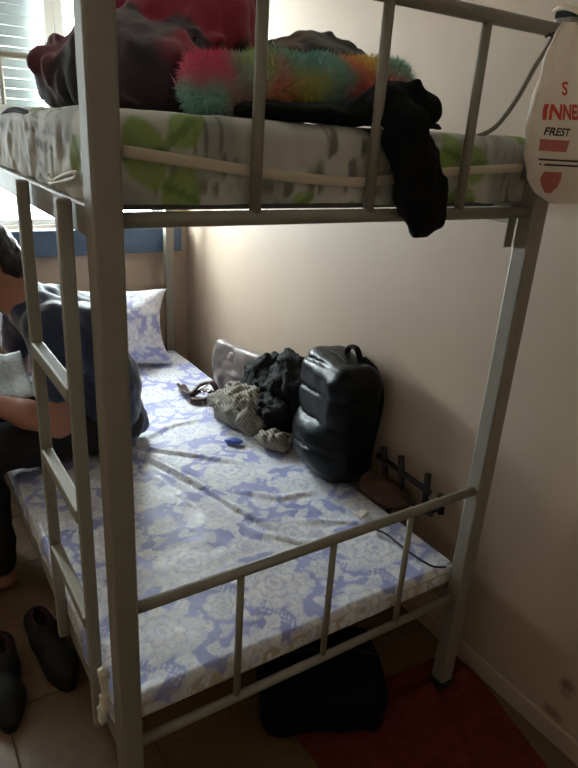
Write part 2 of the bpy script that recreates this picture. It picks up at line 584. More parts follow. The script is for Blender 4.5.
# ------------------------------------------------------------------ the bunk bed
W = 0.90; LB = 1.9656
ZU, ZG, Z1, Z2 = 1.3142, 1.6445, 0.6468, 0.3217
bed = thing('bunk_bed', 'grey painted steel bunk bed with a ladder on its open side', 'bunk bed', (0, 0, 0))
PS = 0.021
for (x, y) in ((0, 0), (W, 0), (0, LB), (W, LB)):
    p = box('post', (x - PS, y - PS, 0.02), (x + PS, y + PS, 1.672), M['steel'], bed, 0.005, 2)
    box('foot_cap', (x - PS - 0.002, y - PS - 0.002, 0.0), (x + PS + 0.002, y + PS + 0.002, 0.035), M['rubber'], p, 0.003, 1)
    box('top_cap', (x - PS - 0.001, y - PS - 0.001, 1.666), (x + PS + 0.001, y + PS + 0.001, 1.68), M['rubber'], p, 0.003, 1)
for y in (0, LB):
    tube('guard_rail', [(PS, y, ZG), (W - PS, y, ZG)], 0.0125, M['steel'], bed)
    tube('end_rail', [(PS, y, ZU), (W - PS, y, ZU)], 0.0115, M['steel'], bed)
    tube('end_rail', [(PS, y, Z1), (W - PS, y, Z1)], 0.0115, M['steel'], bed)
    tube('end_rail', [(PS, y, Z2), (W - PS, y, Z2)], 0.0105, M['steel'], bed)
    for bx_ in (0.233, 0.457, 0.678):
        tube('guard_bar', [(bx_, y, ZU), (bx_, y, ZG)], 0.0092, M['steel'], bed)
        tube('guard_bar', [(bx_, y, Z2), (bx_, y, Z1)], 0.0075, M['steel'], bed)
for (x, zt) in ((0, 1.330), (W, 1.330), (0, 0.325), (W, 0.325)):
    box('side_rail', (x - 0.013, PS, zt - 0.045), (x + 0.013, LB - PS, zt), M['steel'], bed, 0.003, 1)
for zt in (1.3155, 0.325):
    for k in range(9):
        y = 0.12 + k * (LB - 0.24) / 8
        box('slat', (0.014, y - 0.03, zt), (W - 0.014, y + 0.03, zt + 0.012), M['steel_dark'], bed, 0.002, 1)
for y in (0.108, 0.392):
    bm = bmesh.new()
    add_box(bm, (-0.038, y - 0.011, 0.285), (-0.016, y + 0.011, 1.332), 0.004, 2)
    put('ladder_rail', bm_mesh(bm, 'ladder_rail'), M['steel'], bed, False)
for z in (1.03, 0.795, 0.555):          box('rung', (-0.040, 0.119, z - 0.028), (-0.016, 0.381, z), M['steel'], bed, 0.004, 2)
box('joint_plate', (W - 0.045, PS, ZU - 0.075), (W - PS, PS + 0.004, ZU + 0.02), M['steel'], bed, 0.001, 1)

# ------------------------------------------------------------------ bedding
box('mattress', (0.005, 0.03, 0.3375), (W - 0.005, LB - 0.03, 0.392), M['foam'], None, 0.012, 2)
tag(bpy.data.objects['mattress'], 'thin foam mattress under the lilac sheet of the lower bunk', 'mattress')
mu_ = box('mattress', (0.018, 0.036, 1.3285), (W - 0.018, LB - 0.036, 1.444), M['foam'], None, 0.02, 2)
tag(mu_, 'thicker foam mattress under the leaf-print sheet of the upper bunk', 'mattress')


def damask(u, v):
    """lilac ground with cream flowers and scrolls; u, v in metres"""
    P = np.stack([u, v, np.zeros_like(u)], -1)
    u2 = u + 0.007 * vnoise(P, 34, 3) + 0.022 * vnoise(P, 5, 13); v2 = v + 0.007 * vnoise(P, 34, 9) + 0.022 * vnoise(P, 5, 19)
    a, b = 0.30, 0.36
    best = np.zeros_like(u); line = np.zeros_like(u)
    for (ou, ov, R, n) in ((0.0, 0.0, 0.088, 9), (0.5, 0.5, 0.088, 9), (0.5, 0.0, 0.046, 7), (0.0, 0.5, 0.046, 7)):
        lu = (u2 / a - ou + 0.5) % 1.0 - 0.5; lv = (v2 / b - ov + 0.5) % 1.0 - 0.5
        lu = lu * a; lv = lv * b
        r = np.hypot(lu, lv) * (1 + 0.10 * vnoise(P, 22, 27)); th = np.arctan2(lv, lu) + 0.22 * vnoise(P, 16, 29)
        for q, (fr, ph) in enumerate(((1.0, 0), (0.68, 0.5), (0.38, 0.2))):
            rr = R * fr * (0.80 + 0.20 * np.abs(np.cos(n * th / 2 + ph * math.pi)))
            ins = 1 - sstep(rr - 0.003, rr + 0.003, r)
            best = np.maximum(best, ins)
            line = np.maximum(line, ins * (1 - sstep(0.0015, 0.0045, np.abs(r - rr + 0.005))) * (0.9 if q else 0.5))
            ray = np.abs(np.sin(n * th / 2 + ph * math.pi))
            line = np.maximum(line, ins * (1 - sstep(0.0, 0.16, ray)) * (r > rr * 0.72) * 0.75)
        line = np.maximum(line, (1 - sstep(0.08 * R, 0.16 * R, r)) * 0.9)
    # mirrored scrolls and leaves
    mu = np.abs(((u2 / a + 0.5) % 1.0) - 0.5) * a; mv = ((v2 / b) % 1.0) * b
    Q = np.stack([mu, mv, np.full_like(mu, 0.3)], -1)
    sc = vnoise(Q, 26, 21) + 0.5 * vnoise(Q, 60, 22)
    leaf = sstep(0.02, 0.14, sc)
    hole = sstep(0.45, 0.6, np.abs(np.sin(vnoise(Q, 40, 33) * 9)))
    best = np.maximum(best, leaf * (0.55 + 0.45 * hole))
    # dotted diagonal bands
    dg = ((u2 + v2 * 0.55) / 0.30) % 1.0
    dots = (np.sin(u2 * 420) * np.sin(v2 * 420) > 0.1) * (np.abs(dg - 0.5) < 0.05)
    best = np.maximum(best, dots * 0.8)
    fine = 0.5 + 0.5 * vnoise(P, 170, 41)
    c = np.zeros(u.shape + (3,)) + np.array(lin((160, 165, 214)))
    c = mixc(c, lin((122, 128, 192)), sstep(0.2, 0.6, vnoise(P, 9, 55)) * 0.5)
    c = mixc(c, lin((243, 243, 243)), np.clip(best * (0.74 + 0.26 * fine) * (0.8 + 0.2 * sstep(-0.3, 0.2, vnoise(P, 60, 43))), 0, 1))
    c = mixc(c, lin((158, 160, 192)), np.clip(line * 0.6, 0, 1))
    return c


def seg_d(px, py, a, b):
    ab = np.array(b) - np.array(a)
    t = np.clip(((px - a[0]) * ab[0] + (py - a[1]) * ab[1]) / (ab @ ab), 0, 1)
    dx = px - a[0] - t * ab[0]; dy = py - a[1] - t * ab[1]
    sgn = np.sign(ab[0] * dy - ab[1] * dx)
    return np.hypot(dx, dy), sgn, t


wr = []
for poly, A, wd in (([(138, 447), (190, 454), (245, 463)], 0.013, 0.016), ([(140, 452), (200, 484), (250, 514), (292, 540)], 0.016, 0.018),
                    ([(236, 489), (280, 497), (322, 489)], 0.009, 0.016), ([(255, 531), (300, 541), (350, 545)], 0.010, 0.016),
                    ([(140, 440), (170, 425), (205, 418)], 0.009, 0.016), ([(150, 470), (190, 500), (215, 520)], 0.006, 0.02),
                    ([(300, 520), (350, 520), (400, 535)], 0.008, 0.016), ([(170, 372), (200, 400), (212, 412)], 0.006, 0.02),
                    ([(345, 505), (370, 520), (380, 540)], 0.008, 0.012)):
    pts = [at(x, y, 2, 0.402)[:2] for x, y in poly]
    wr.append((pts, A * 0.6, wd * 0.85))


def sheet_h(x, y):
    P = np.stack([x, y, np.zeros_like(x)], -1)
    h = 0.004 * fbm(P, 7, 4) + 0.0015 * fbm(P, 26, 8)
    for pts, A, wd in wr:
        n = len(pts) - 1; hh = np.zeros_like(x)
        for i in range(n):
            d, s_, t = seg_d(x, y, pts[i], pts[i + 1])
            env = np.clip(np.minimum((i + t) / n * 5 + 0.35, (1 - (i + t) / n) * 4), 0, 1)
            g = A * env * np.exp(-(d / wd) ** 2) - 0.45 * A * env * np.exp(-((d * s_ + 2 * wd) / wd) ** 2)
            hh = np.where(np.abs(g) > np.abs(hh), g, hh)
        h = h + hh
    return h


def drape(name, m, x0, x1, y0, y1, zt, drops, res, colfn, hfn, rad=0.018, parent=None):
    """a sheet: flat top over x0..x1, y0..y1 with sides hanging by drops=(left,right,foot,head)"""
    dl, dr, df, dh = drops
    us = np.arange(x0 - dl, x1 + dr + res, res); vs_ = np.arange(y0 - df, y1 + dh + res, res)
    U, Vv = np.meshgrid(us, vs_, indexing='ij')
    du = np.maximum(np.maximum(x0 - U, U - x1), 0); dv = np.maximum(np.maximum(y0 - Vv, Vv - y1), 0)
    Xc = np.clip(U, x0, x1); Yc = np.clip(Vv, y0, y1)
    # rounded edge
    def rnd(d):
        a = np.minimum(d / rad, math.pi / 2)
        out = rad * np.sin(a); dn = rad * (1 - np.cos(a)) + np.maximum(d - rad * math.pi / 2, 0)
        return out, dn
    ou, nu_ = rnd(du); ov, nv = rnd(dv)
    X = Xc + np.where(U < x0, -ou, ou); Y = Yc + np.where(Vv < y0, -ov, ov)
    dn = np.maximum(nu_, nv)
    H = hfn(U, Vv)
    top = np.exp(-(dn / 0.02) ** 2)
    Z = zt - dn + np.maximum(H, -0.003) * top
    P = np.stack([U, Vv, np.zeros_like(U)], -1)
    wv = (0.004 * vnoise(P, 14, 77) + 0.003 * vnoise(P, 40, 79)) * (1 - top)
    X = X + np.where(U < x0, -1, np.where(U > x1, 1, 0)) * np.abs(wv); Y = Y + np.where(Vv < y0, -1, np.where(Vv > y1, 1, 0)) * np.abs(wv)
    Z = Z + wv * 0.6
    n, k = U.shape
    V = np.stack([X, Y, Z], -1).reshape(-1, 3)
    I = np.arange(n * k).reshape(n, k)
    F = np.stack([I[:-1, :-1], I[1:, :-1], I[1:, 1:], I[:-1, 1:]], -1).reshape(-1, 4)
    me = mesh_np(name, V, F, colfn(U, Vv).reshape(-1, 3))
    return put(name, me, m, parent)


sheet = drape('bed_sheet', M['sheet'], 0.000, W - 0.004, 0.045, LB - 0.05, 0.4, (0.062, 0.07, 0.058, 0.055), 0.0036, damask, sheet_h, rad=0.014)
tag(sheet, 'lilac bed sheet with cream flowers, wrinkled over the lower bunk', 'bed sheet')
# knotted sheet corner hanging beside the near post
S = Sdf((-0.06, 0.0, 0.2), (0.12, 0.2, 0.46), 0.004)
ka, kb, kc = at(103, 672, 1, 0.045), at(106, 695, 1, 0.045), at(102, 719, 1, 0.045)
S = Sdf(np.minimum(ka, kc) - 0.05, np.maximum(ka, kc) + 0.05, 0.0035)
S.path([ka, kb, kc], [0.011, 0.008, 0.010], 0.012)
S.ell(kb * 0.55 + kc * 0.45, (0.012, 0.010, 0.008), 0.008).warp(lambda P: 0.0025 * np.sin(P[:, 0] * 700 + P[:, 2] * 90))
S.obj('knotted_corner', M['hem'], sheet)


def leafprint(u, v):
    P = np.stack([u, v, np.zeros_like(u)], -1)
    c = np.zeros(u.shape + (3,)) + np.array(lin((196, 194, 186)))
    c = mixc(c, lin((150, 150, 146)), sstep(0.05, 0.5, vnoise(P, 11, 12)) * 0.8)
    st = sstep(0.1, 0.5, vnoise(P * np.array([1, 0.25, 1]), 120, 14))
    c = mixc(c, lin((84, 82, 78)), sstep(0.15, 0.35, vnoise(P + 3.7, 7, 16)) * st * 0.8)
    warp_u = u + 0.01 * vnoise(P, 22, 18)
    for (cu, cv, ru, rv, ang) in LEAVES:
        lu = (warp_u - cu) * math.cos(ang) + (v - cv) * math.sin(ang); lv = -(warp_u - cu) * math.sin(ang) + (v - cv) * math.cos(ang)
        ins = 1 - sstep(0.75, 1.0, (np.abs(lu) / ru) ** 1.6 + (np.abs(lv) / rv) ** 1.3)
        g = lin((132, 158, 72)); g2 = lin((96, 124, 60))
        c = mixc(c, g, ins * 0.85)
        c = mixc(c, g2, ins * (np.abs(lv) < 0.006) * 0.7)
    return c


LEAVES = [(0.07, -0.02, 0.035, 0.06, 0.2), (0.13, 0.015, 0.04, 0.03, 0.6), (0.12, -0.075, 0.035, 0.05, -0.4), (0.62, -0.02, 0.04, 0.03, 0.4),
          (0.655, 0.0, 0.03, 0.06, -0.3), (0.72, -0.02, 0.05, 0.04, 0.2), (0.70, -0.085, 0.045, 0.03, 0.0), (0.33, -0.09, 0.03, 0.02, 0.5)]
for k in range(60):
    LEAVES.append((rng.uniform(-0.1, 1.0), rng.uniform(0.06, 2.05), rng.uniform(0.03, 0.06), rng.uniform(0.025, 0.05), rng.uniform(0, 3.1)))


def usheet_h(x, y):
    P = np.stack([x, y, np.zeros_like(x)], -1)
    return 0.006 * fbm(P, 6, 31) + 0.002 * fbm(P, 30, 37)


us_ = drape('bed_sheet', M['usheet'], 0.03, W - 0.03, 0.05, LB - 0.05, 1.4555, (0.140, 0.140, 0.140, 0.12), 0.006, leafprint, usheet_h, rad=0.028)
tag(us_, 'white and grey sheet with green leaves on the upper bunk', 'bed sheet')
bp = [at(x, y, 1, 0.0115) for x, y in ((122, 151), (200, 163), (294, 177), (363, 182), (426, 174), (480, 170), (522, 168))]
V, F = sweep(smooth_path(bp, 6), 0.0085, 10, True)
me = bpy.data.meshes.new('piping'); me.from_pydata([(v[0], 0.0125 + (v[1] - 0.0125) * 0.35, v[2]) for v in V], [], F)
pb = put('hem_band', me, M['band'], us_); pb['label'] = 'pale beige hem band along the foot of the sheet'
# white care tag at the open side of the upper sheet
tg = [at(x, y, 0, -0.006) for x, y in ((48, 174), (52, 181), (62, 176), (76, 172), (74, 178), (60, 182), (50, 184))]
tube('care_tag', smooth_path(tg, 3), 0.003, M['whitecard'], us_, 6)

# pillow leaning at the head of the lower bunk
n = 56
uu = np.linspace(-1, 1, n); A_, B_ = np.meshgrid(uu, uu, indexing='ij')
V = []; F = []; Cc = []
prof = (np.clip(1 - np.abs(A_) ** 2.6, 0, 1) * np.clip(1 - np.abs(B_) ** 2.6, 0, 1)) ** 0.55
hw, hh_ = 0.315, 0.178
for sgn in (1, -1):
    P = np.stack([A_, B_, np.full_like(A_, 0.2 * sgn)], -1)
    pinch = 1 - 0.10 * (1 - np.abs(A_)) * (np.abs(B_) > 0) * np.abs(B_) ** 2 - 0.06
    X = A_ * hw * (1 - 0.10 * (1 - A_ ** 2) * 0) * (1 - 0.15 * (1 - B_ ** 2)); Y = B_ * hh_ * (1 - 0.10 * (1 - A_ ** 2))
    Zp = sgn * (0.066 * prof + 0.008 * fbm(P, 4, 61) * prof) + 0.006 * np.sin(A_ * 9) * (np.abs(B_) ** 3)
    V.append(np.stack([X, Y, Zp], -1).reshape(-1, 3)); Cc.append(damask(A_ * hw + 0.8, B_ * hh_ + 0.4 + (0.2 if sgn < 0 else 0)).reshape(-1, 3))
I = np.arange(n * n).reshape(n, n)
q = np.stack([I[:-1, :-1], I[1:, :-1], I[1:, 1:], I[:-1, 1:]], -1).reshape(-1, 4)
F = np.concatenate([q, q[:, ::-1] + n * n])
V = np.concatenate(V)
R = rotz(0.04) @ rotx(math.radians(66)) @ rotz(-0.10)
V = V @ R.T + np.array([0.520, 1.800, 0.592])
me = mesh_np('pillow', V, F, np.concatenate(Cc))
bmw = bmesh.new(); bmw.from_mesh(me); bmesh.ops.remove_doubles(bmw, verts=bmw.verts, dist=0.0008); bmw.to_mesh(me); bmw.free()
pw = put('pillow', me, M['pillow'])
tag(pw, 'lilac floral pillow propped up at the head of the lower bunk', 'pillow')

# ------------------------------------------------------------------ person sitting on the bed edge
PY = 1.15
person = thing('person', 'person in navy short-sleeved shirt and black trousers sitting bent over a paper', 'person', (0.3, PY, 0.40))


def pp(x, y, z):
    return np.array([x, y, z], float)


pelv = pp(0.305, PY, 0.505); waist = pp(0.305, PY, 0.635); chest = pp(0.235, PY, 0.79); neckb = pp(0.085, PY, 0.915); headc = pp(-0.014, PY, 1.040)
shL, shR = pp(0.125, 0.975, 0.865), pp(0.125, 1.325, 0.865)
elL, elR = pp(0.118, 0.93, 0.580), pp(0.085, 1.375, 0.600)
wrL, wrR = pp(-0.095, 1.04, 0.668), pp(-0.075, 1.235, 0.705)
hipL, hipR = pp(0.325, 1.055, 0.492), pp(0.325, 1.245, 0.492)
knL, knR = pp(-0.125, 1.0, 0.505), pp(-0.125, 1.315, 0.505)
anL, anR = pp(-0.100, 1.0, 0.085), pp(-0.125, 1.30, 0.085)

S = Sdf((-0.42, 0.82, -0.01), (0.56, 1.50, 1.20), 0.0062)
for dy in (-0.075, 0.075):                                   # trunk, inside the clothes
    o_ = pp(0, dy, 0)
    S.path([pelv + o_, waist + o_ * 0.8, chest + o_ * 1.05, neckb + o_ * 0.8], [0.082, 0.078, 0.088, 0.055], 0.04)
S.path([neckb + pp(0, 0, 0.0), pp(0.030, PY, 1.0)], [0.056, 0.052], 0.03)
for sh_, el, wrp, s in ((shL, elL, wrL, -1), (shR, elR, wrR, 1)):
    S.path([chest * 0.35 + sh_ * 0.65, sh_, sh_ * 0.5 + el * 0.5, el, el * 0.62 + wrp * 0.38, wrp], [0.05, 0.048, 0.043, 0.037, 0.041, 0.025], 0.02)
for hp, kn, an in ((hipL, knL, anL), (hipR, knR, anR)):
    S.path([hp, hp * 0.5 + kn * 0.5, kn, kn * 0.62 + an * 0.38 + pp(0.012, 0, 0), an], [0.075, 0.066, 0.052, 0.050, 0.034], 0.03)
    S.path([an + pp(0.03, 0, -0.045), an + pp(-0.06, 0, -0.045), an + pp(-0.15, 0, -0.062)], [0.034, 0.034, 0.022], 0.03)
    for dy in (-0.017, 0.0, 0.017):
        S.cone(an + pp(-0.07, dy * 0.7, -0.052), an + pp(-0.145, dy, -0.066), 0.022, 0.0165, 0.012)
    for t in range(5):
        a = an + pp(-0.150, -0.034 + t * 0.017, -0.0705)
        S.cone(a, a + pp(-0.034 + 0.004 * abs(t - (1 if hp is hipL else 3)), 0, -0.003), 0.0105, 0.0095, 0.003)
# head: skull, jaw, brow, nose, ears; tilted to look down at the paper
HT = roty(math.radians(-38))            # local frame: -x = face, z = up
def hd(v):
    return headc + HT @ np.array(v, float)
S.ell(headc + HT @ np.array([0.008, 0, 0.012]), (0.096, 0.074, 0.094), 0.02, HT)
S.ell(hd((-0.030, 0, -0.050)), (0.062, 0.054, 0.062), 0.03, HT)
S.cone(hd((-0.075, 0, -0.100)), hd((-0.055, 0, -0.085)), 0.020, 0.030, 0.03)
S.cone(hd((0.03, 0, -0.05)), pp(0.075, PY, 0.93), 0.055, 0.056, 0.03)
S.cone(hd((-0.094, 0, -0.002)), hd((-0.112, 0, -0.036)), 0.008, 0.013, 0.012)
S.cone(hd((-0.088, -0.035, 0.012)), hd((-0.088, 0.035, 0.012)), 0.009, 0.009, 0.014)
for s in (-1, 1):
    S.ell(hd((-0.089, s * 0.031, -0.008)), (0.014, 0.017, 0.011), 0.008, HT, sub=True)
    S.ell(hd((0.006, s * 0.078, -0.012)), (0.019, 0.008, 0.031), 0.006, HT)
    S.ell(hd((0.001, s * 0.085, -0.010)), (0.010, 0.006, 0.017), 0.004, HT, sub=True)
S.cone(hd((-0.096, -0.020, -0.062)), hd((-0.096, 0.020, -0.062)), 0.0065, 0.0065, 0.008)
# hands: palms and five fingers each, closed on the paper
def hand(wr_, fwd, side, up, thumb_side):
    f = np.array(fwd, float); f /= np.linalg.norm(f)
    s_ = np.array(side, float); s_ -= f * (s_ @ f); s_ /= np.linalg.norm(s_)
    u_ = np.cross(f, s_); u_ *= np.sign(u_ @ np.array(up, float)) or 1
    def q(a, b, c):
        return wr_ + f * a + s_ * b + u_ * c
    S.path([wr_, q(0.03, 0, 0)], [0.024, 0.024], 0.012)
    for b in (-0.022, 0.0, 0.022):
        S.cone(q(0.02, b * 0.7, 0), q(0.082, b, 0.004), 0.015, 0.012, 0.012)
    for i, (b, l) in enumerate(((-0.030, 0.9), (-0.010, 1.05), (0.010, 1.0), (0.029, 0.8))):
        p0, p1 = q(0.084, b, 0.004), q(0.084 + 0.034 * l, b * 1.05, -0.006)
        p2, p3 = q(0.084 + 0.050 * l, b * 1.05, -0.028 * l), q(0.084 + 0.046 * l, b * 1.05, -0.048 * l)
        S.path([p0, p1, p2, p3], [0.0100, 0.0092, 0.0085, 0.0075], 0.004)
    t = thumb_side
    S.path([q(0.025, t * 0.022, -0.006), q(0.052, t * 0.046, -0.018), q(0.080, t * 0.048, -0.030), q(0.100, t * 0.040, -0.036)], [0.015, 0.012, 0.0105, 0.0085], 0.006)
hand(wrL, (-0.55, 0.62, 0.30), (0.6, 0.5, -0.1), (-0.2, -0.6, 0.7), 1)
hand(wrR, (0.10, -0.92, 0.20), (0.9, 0.1, 0.2), (-0.1, 0.3, 0.9), -1)
body = S.obj('body', M['skin'], person)

# hair cap
S = Sdf(headc - 0.16, headc + 0.16, 0.004)
S.ell(headc + HT @ np.array([0.016, 0, 0.020]), (0.100, 0.081, 0.097), 0.02, HT)
S.ell(hd((0.050, 0, -0.055)), (0.056, 0.068, 0.062), 0.03, HT)
S.ell(hd((-0.115, 0, -0.045)), (0.078, 0.10, 0.098), 0.012, HT, sub=True)
for s in (-1, 1):
    S.ell(hd((0.000, s * 0.085, -0.022)), (0.030, 0.030, 0.042), 0.008, HT, sub=True)
S.warp(lambda P: 0.0035 * vnoise(P, 55, 3) + 0.002 * vnoise(P, 140, 4))
hr = S.obj('hair', M['hair'], person)
for s in (-1, 1):
    bm = bmesh.new(); bmesh.ops.create_uvsphere(bm, u_segments=16, v_segments=10, radius=0.0115)
    me = bm_mesh(bm, 'eye'); e = put('eye', me, M['eye'], body)
    c = hd((-0.079, s * 0.031, -0.008)); e.location = c
    bm = bmesh.new(); bmesh.ops.create_uvsphere(bm, u_segments=12, v_segments=8, radius=0.0055)
    i_ = put('iris', bm_mesh(bm, 'iris'), M['iris'], body); i_.location = hd((-0.0872, s * 0.031, -0.0125))
tube('lips', [hd((-0.100, -0.020, -0.060)), hd((-0.1035, -0.008, -0.061)), hd((-0.1035, 0.008, -0.061)), hd((-0.100, 0.020, -0.060))], [0.003, 0.0052, 0.0052, 0.003], M['lip'], body, 8)

# shirt
S = Sdf((-0.02, 0.84, 0.36), (0.55, 1.46, 1.02), 0.0065)
for dy in (-0.078, 0.078):
    o_ = pp(0, dy, 0)
    S.path([pelv + o_ * 1.1 + pp(0.005, 0, -0.01), waist + o_ * 0.95, chest + o_ * 1.12, neckb + o_ * 0.8 + pp(0.015, 0, -0.015)], [0.108, 0.106, 0.112, 0.066], 0.05)
S.cone(neckb + pp(0.005, 0, 0), neckb + pp(-0.018, 0, 0.022), 0.066, 0.060, 0.03)
for sh_, el in ((shL, elL), (shR, elR)):
    m_ = sh_ * 0.40 + el * 0.60
    S.path([chest * 0.4 + sh_ * 0.6, sh_, m_], [0.075, 0.067, 0.061], 0.04)
for dy in (-0.06, 0.06):
    S.cone(pp(0.345, PY + dy, 0.56), pp(0.398, PY + dy, 0.462), 0.06, 0.05, 0.03)
S.plane((0, 0, -1), -0.428)
S.warp(lambda P: 0.007 * ridge(P * np.array([1, 0.7, 0.6]), 13, 5) + 0.003 * ridge(P, 30, 6) - 0.004)
for sh_, el in ((shL, elL), (shR, elR)):       # open sleeve ends
    m_ = sh_ * 0.40 + el * 0.60; d_ = (el - sh_) / np.linalg.norm(el - sh_)
    S.cone(m_ + d_ * 0.066, m_ + d_ * 0.12, 0.062, 0.075, 0.004, sub=True)
    S.cone(m_ + d_ * 0.02, m_ + d_ * 0.10, 0.050, 0.055, 0.004, sub=True)
S.obj('shirt', M['shirt'], person)
# trousers
S = Sdf((-0.25, 0.86, 0.02), (0.54, 1.46, 0.62), 0.0065)
S.cone(pelv + pp(0.02, -0.075, -0.02), pelv + pp(0.02, 0.075, -0.02), 0.094, 0.094, 0.03)
for hp, kn, an in ((hipL, knL, anL), (hipR, knR, anR)):
    S.path([hp, hp * 0.5 + kn * 0.5, kn, kn * 0.62 + an * 0.38 + pp(0.012, 0, 0), an + pp(0.006, 0, 0.03)], [0.090, 0.081, 0.069, 0.066, 0.062], 0.03)
S.plane((0, 0, -1), -0.075)
S.warp(lambda P: 0.005 * ridge(P, 16, 15) + 0.002 * ridge(P, 40, 16) - 0.003)
# keep the seat on top of the sheet
idx = (S.ax[2][None, None, :] < 0.406) & (S.ax[0][:, None, None] > 0.005) & np.ones(S.n, bool)
S.F[idx] = np.maximum(S.F[idx], np.broadcast_to(0.406 - S.ax[2][None, None, :], S.n)[idx])
S.obj('trousers', M['pants'], person)

# folded paper in the hands
n1, n2 = 26, 18
uu = np.linspace(0, 1, n1); vv = np.linspace(0, 1, n2); A_, B_ = np.meshgrid(uu, vv, indexing='ij')
o0 = pp(0.075, 1.03, 0.632); eu = pp(-0.24, 0.00, 0.03); ev = pp(0.0, 0.17, 0.09)
Pp = o0 + A_[..., None] * eu + B_[..., None] * ev
Pp[..., 2] += 0.022 * np.abs(((A_ * 2.5) % 1.0) - 0.5) + 0.004 * np.sin(B_ * 9 + A_ * 4)
V = Pp.reshape(-1, 3); I = np.arange(n1 * n2).reshape(n1, n2)
q = np.stack([I[:-1, :-1], I[1:, :-1], I[1:, 1:], I[:-1, 1:]], -1).reshape(-1, 4)
pa = put('folded_paper', mesh_np('folded_paper', V, q), M['paper'], None, False)
sol = pa.modifiers.new('thickness', 'SOLIDIFY'); sol.thickness = 0.003
tag(pa, 'crumpled white paper held in the hands of the seated person', 'paper')

# ------------------------------------------------------------------ things on the lower bunk
# padded black backpack against the wall
bc = np.array([0.922, 0.612, 0.592]); br = rotz(math.radians(-10)) @ roty(math.radians(1))
bpk = thing('backpack', 'black glossy padded backpack standing against the wall', 'backpack', (0.925, 0.64, 0.405))
S = Sdf(bc - 0.30, bc + 0.30, 0.006)
S.rbox(bc, (0.090, 0.150, 0.200), 0.062, 0.01, br)
S.ell(bc + br @ np.array([-0.03, 0, -0.09]), (0.100, 0.150, 0.11), 0.03, br)
def quilt(P):
    Q = (P - bc) @ br
    wv = Q[:, 2] + 0.012 * np.sin(Q[:, 1] * 14) + 0.008 * vnoise(P, 9, 2)
    gr = np.abs(np.sin(wv * math.pi / 0.088))
    left = sstep(-0.02, 0.06, Q[:, 1] * 0.8 - Q[:, 0] * 0.6)
    return (0.010 * np.exp(-(gr / 0.22) ** 2) - 0.004 * gr) * (0.25 + 0.75 * left) + 0.003 * vnoise(P, 22, 6)
S.warp(quilt)
S.plane((1, 0, 0), WX - 0.004); S.plane((0, 0, -1), -0.404)
S.obj('body', M['puffer'], bpk)
def bq(v):
    return bc + br @ np.array(v, float)
tube('carry_handle', smooth_path([bq((0.035, 0.045, 0.190)), bq((0.035, 0.025, 0.222)), bq((0.035, -0.02, 0.228)), bq((0.035, -0.055, 0.192))], 6), 0.011, M['blackfab'], bpk, 10, 0.55)
tube('shoulder_strap', smooth_path([bq((0.062, -0.02, 0.195)), bq((0.078, -0.075, 0.170)), bq((0.075, -0.128, 0.10)), bq((0.06, -0.138, -0.02)), bq((0.05, -0.132, -0.13))], 6), 0.014, M['blackfab'], bpk, 10, 0.5)
tube('zipper', smooth_path([bq((-0.02, 0.137, -0.05)), bq((-0.02, 0.132, 0.12)), bq((-0.02, 0.07, 0.196)), bq((-0.02, -0.06, 0.198)), bq((-0.02, -0.132, 0.12)), bq((-0.02, -0.137, -0.05))], 6), 0.003, M['rubber'], bpk, 6)

# shaggy black jacket heap
S = Sdf((0.70, 0.78, 0.38), (1.03, 1.34, 0.78), 0.006)
S.ell((0.955, 0.955, 0.560), (0.075, 0.11, 0.115), 0.05).ell((0.935, 1.07, 0.52), (0.09, 0.11, 0.10), 0.05).ell((0.90, 0.93, 0.48), (0.09, 0.09, 0.08), 0.05)
S.ell((0.96, 0.91, 0.605), (0.05, 0.08, 0.075), 0.04)
S.warp(lambda P: 0.016 * ridge(P * np.array([1, 1, 0.8]), 15, 51) + 0.008 * ridge(P, 34, 52) + 0.004 * vnoise(P, 90, 53) - 0.010)
S.plane((1, 0, 0), WX - 0.004); S.plane((0, 0, -1), -0.405); S.plane((0, -1, 0), -0.80)
jk = S.obj('jacket', M['blackfur'])
tag(jk, 'crumpled black shaggy jacket heaped between the backpack and brown bag', 'jacket')


def stripes(V):
    s = np.sin((V[:, 0] * 0.7 - V[:, 1] * 0.35 + V[:, 2] * 1.0 + 0.010 * vnoise(V, 20, 3)) * 520)
    c = np.zeros((len(V), 3)) + np.array(lin((104, 99, 92)))
    c = mixc(c, lin((176, 168, 152)), sstep(-0.2, 0.6, s) * 0.8)
    return mixc(c, lin((24, 22, 24)), sstep(0.45, 0.7, vnoise(V, 14, 71)))


S = Sdf((0.62, 0.74, 0.38), (0.92, 1.28, 0.62), 0.0045)
S.ell((0.79, 1.085, 0.455), (0.072, 0.105, 0.062), 0.04).ell((0.80, 0.985, 0.452), (0.062, 0.09, 0.06), 0.04).ell((0.83, 1.03, 0.49), (0.06, 0.09, 0.06), 0.04)
S.warp(lambda P: 0.014 * ridge(P, 17, 81) + 0.006 * ridge(P, 40, 82) - 0.008)
S.plane((0, 0, -1), -0.404)
kn_ = S.obj('knit_scarf', M['knit'], None, stripes)
tag(kn_, 'grey and black striped knit scarf bunched in front of the black jacket', 'scarf')
S = Sdf((0.70, 0.66, 0.38), (0.92, 0.92, 0.52), 0.0045)
c0 = at(272, 440, 2, 0.43)
S.ell(c0, (0.045, 0.062, 0.032), 0.02, rotz(0.5)).ell(c0 + np.array([0.025, -0.025, -0.005]), (0.04, 0.04, 0.026), 0.02)
S.warp(lambda P: 0.008 * ridge(P, 28, 91) - 0.003)
S.plane((0, 0, -1), -0.404)
ho = S.obj('wool_hat', M['knit'], None, stripes)
tag(ho, 'small grey knit hat lying at the foot of the black backpack', 'hat')

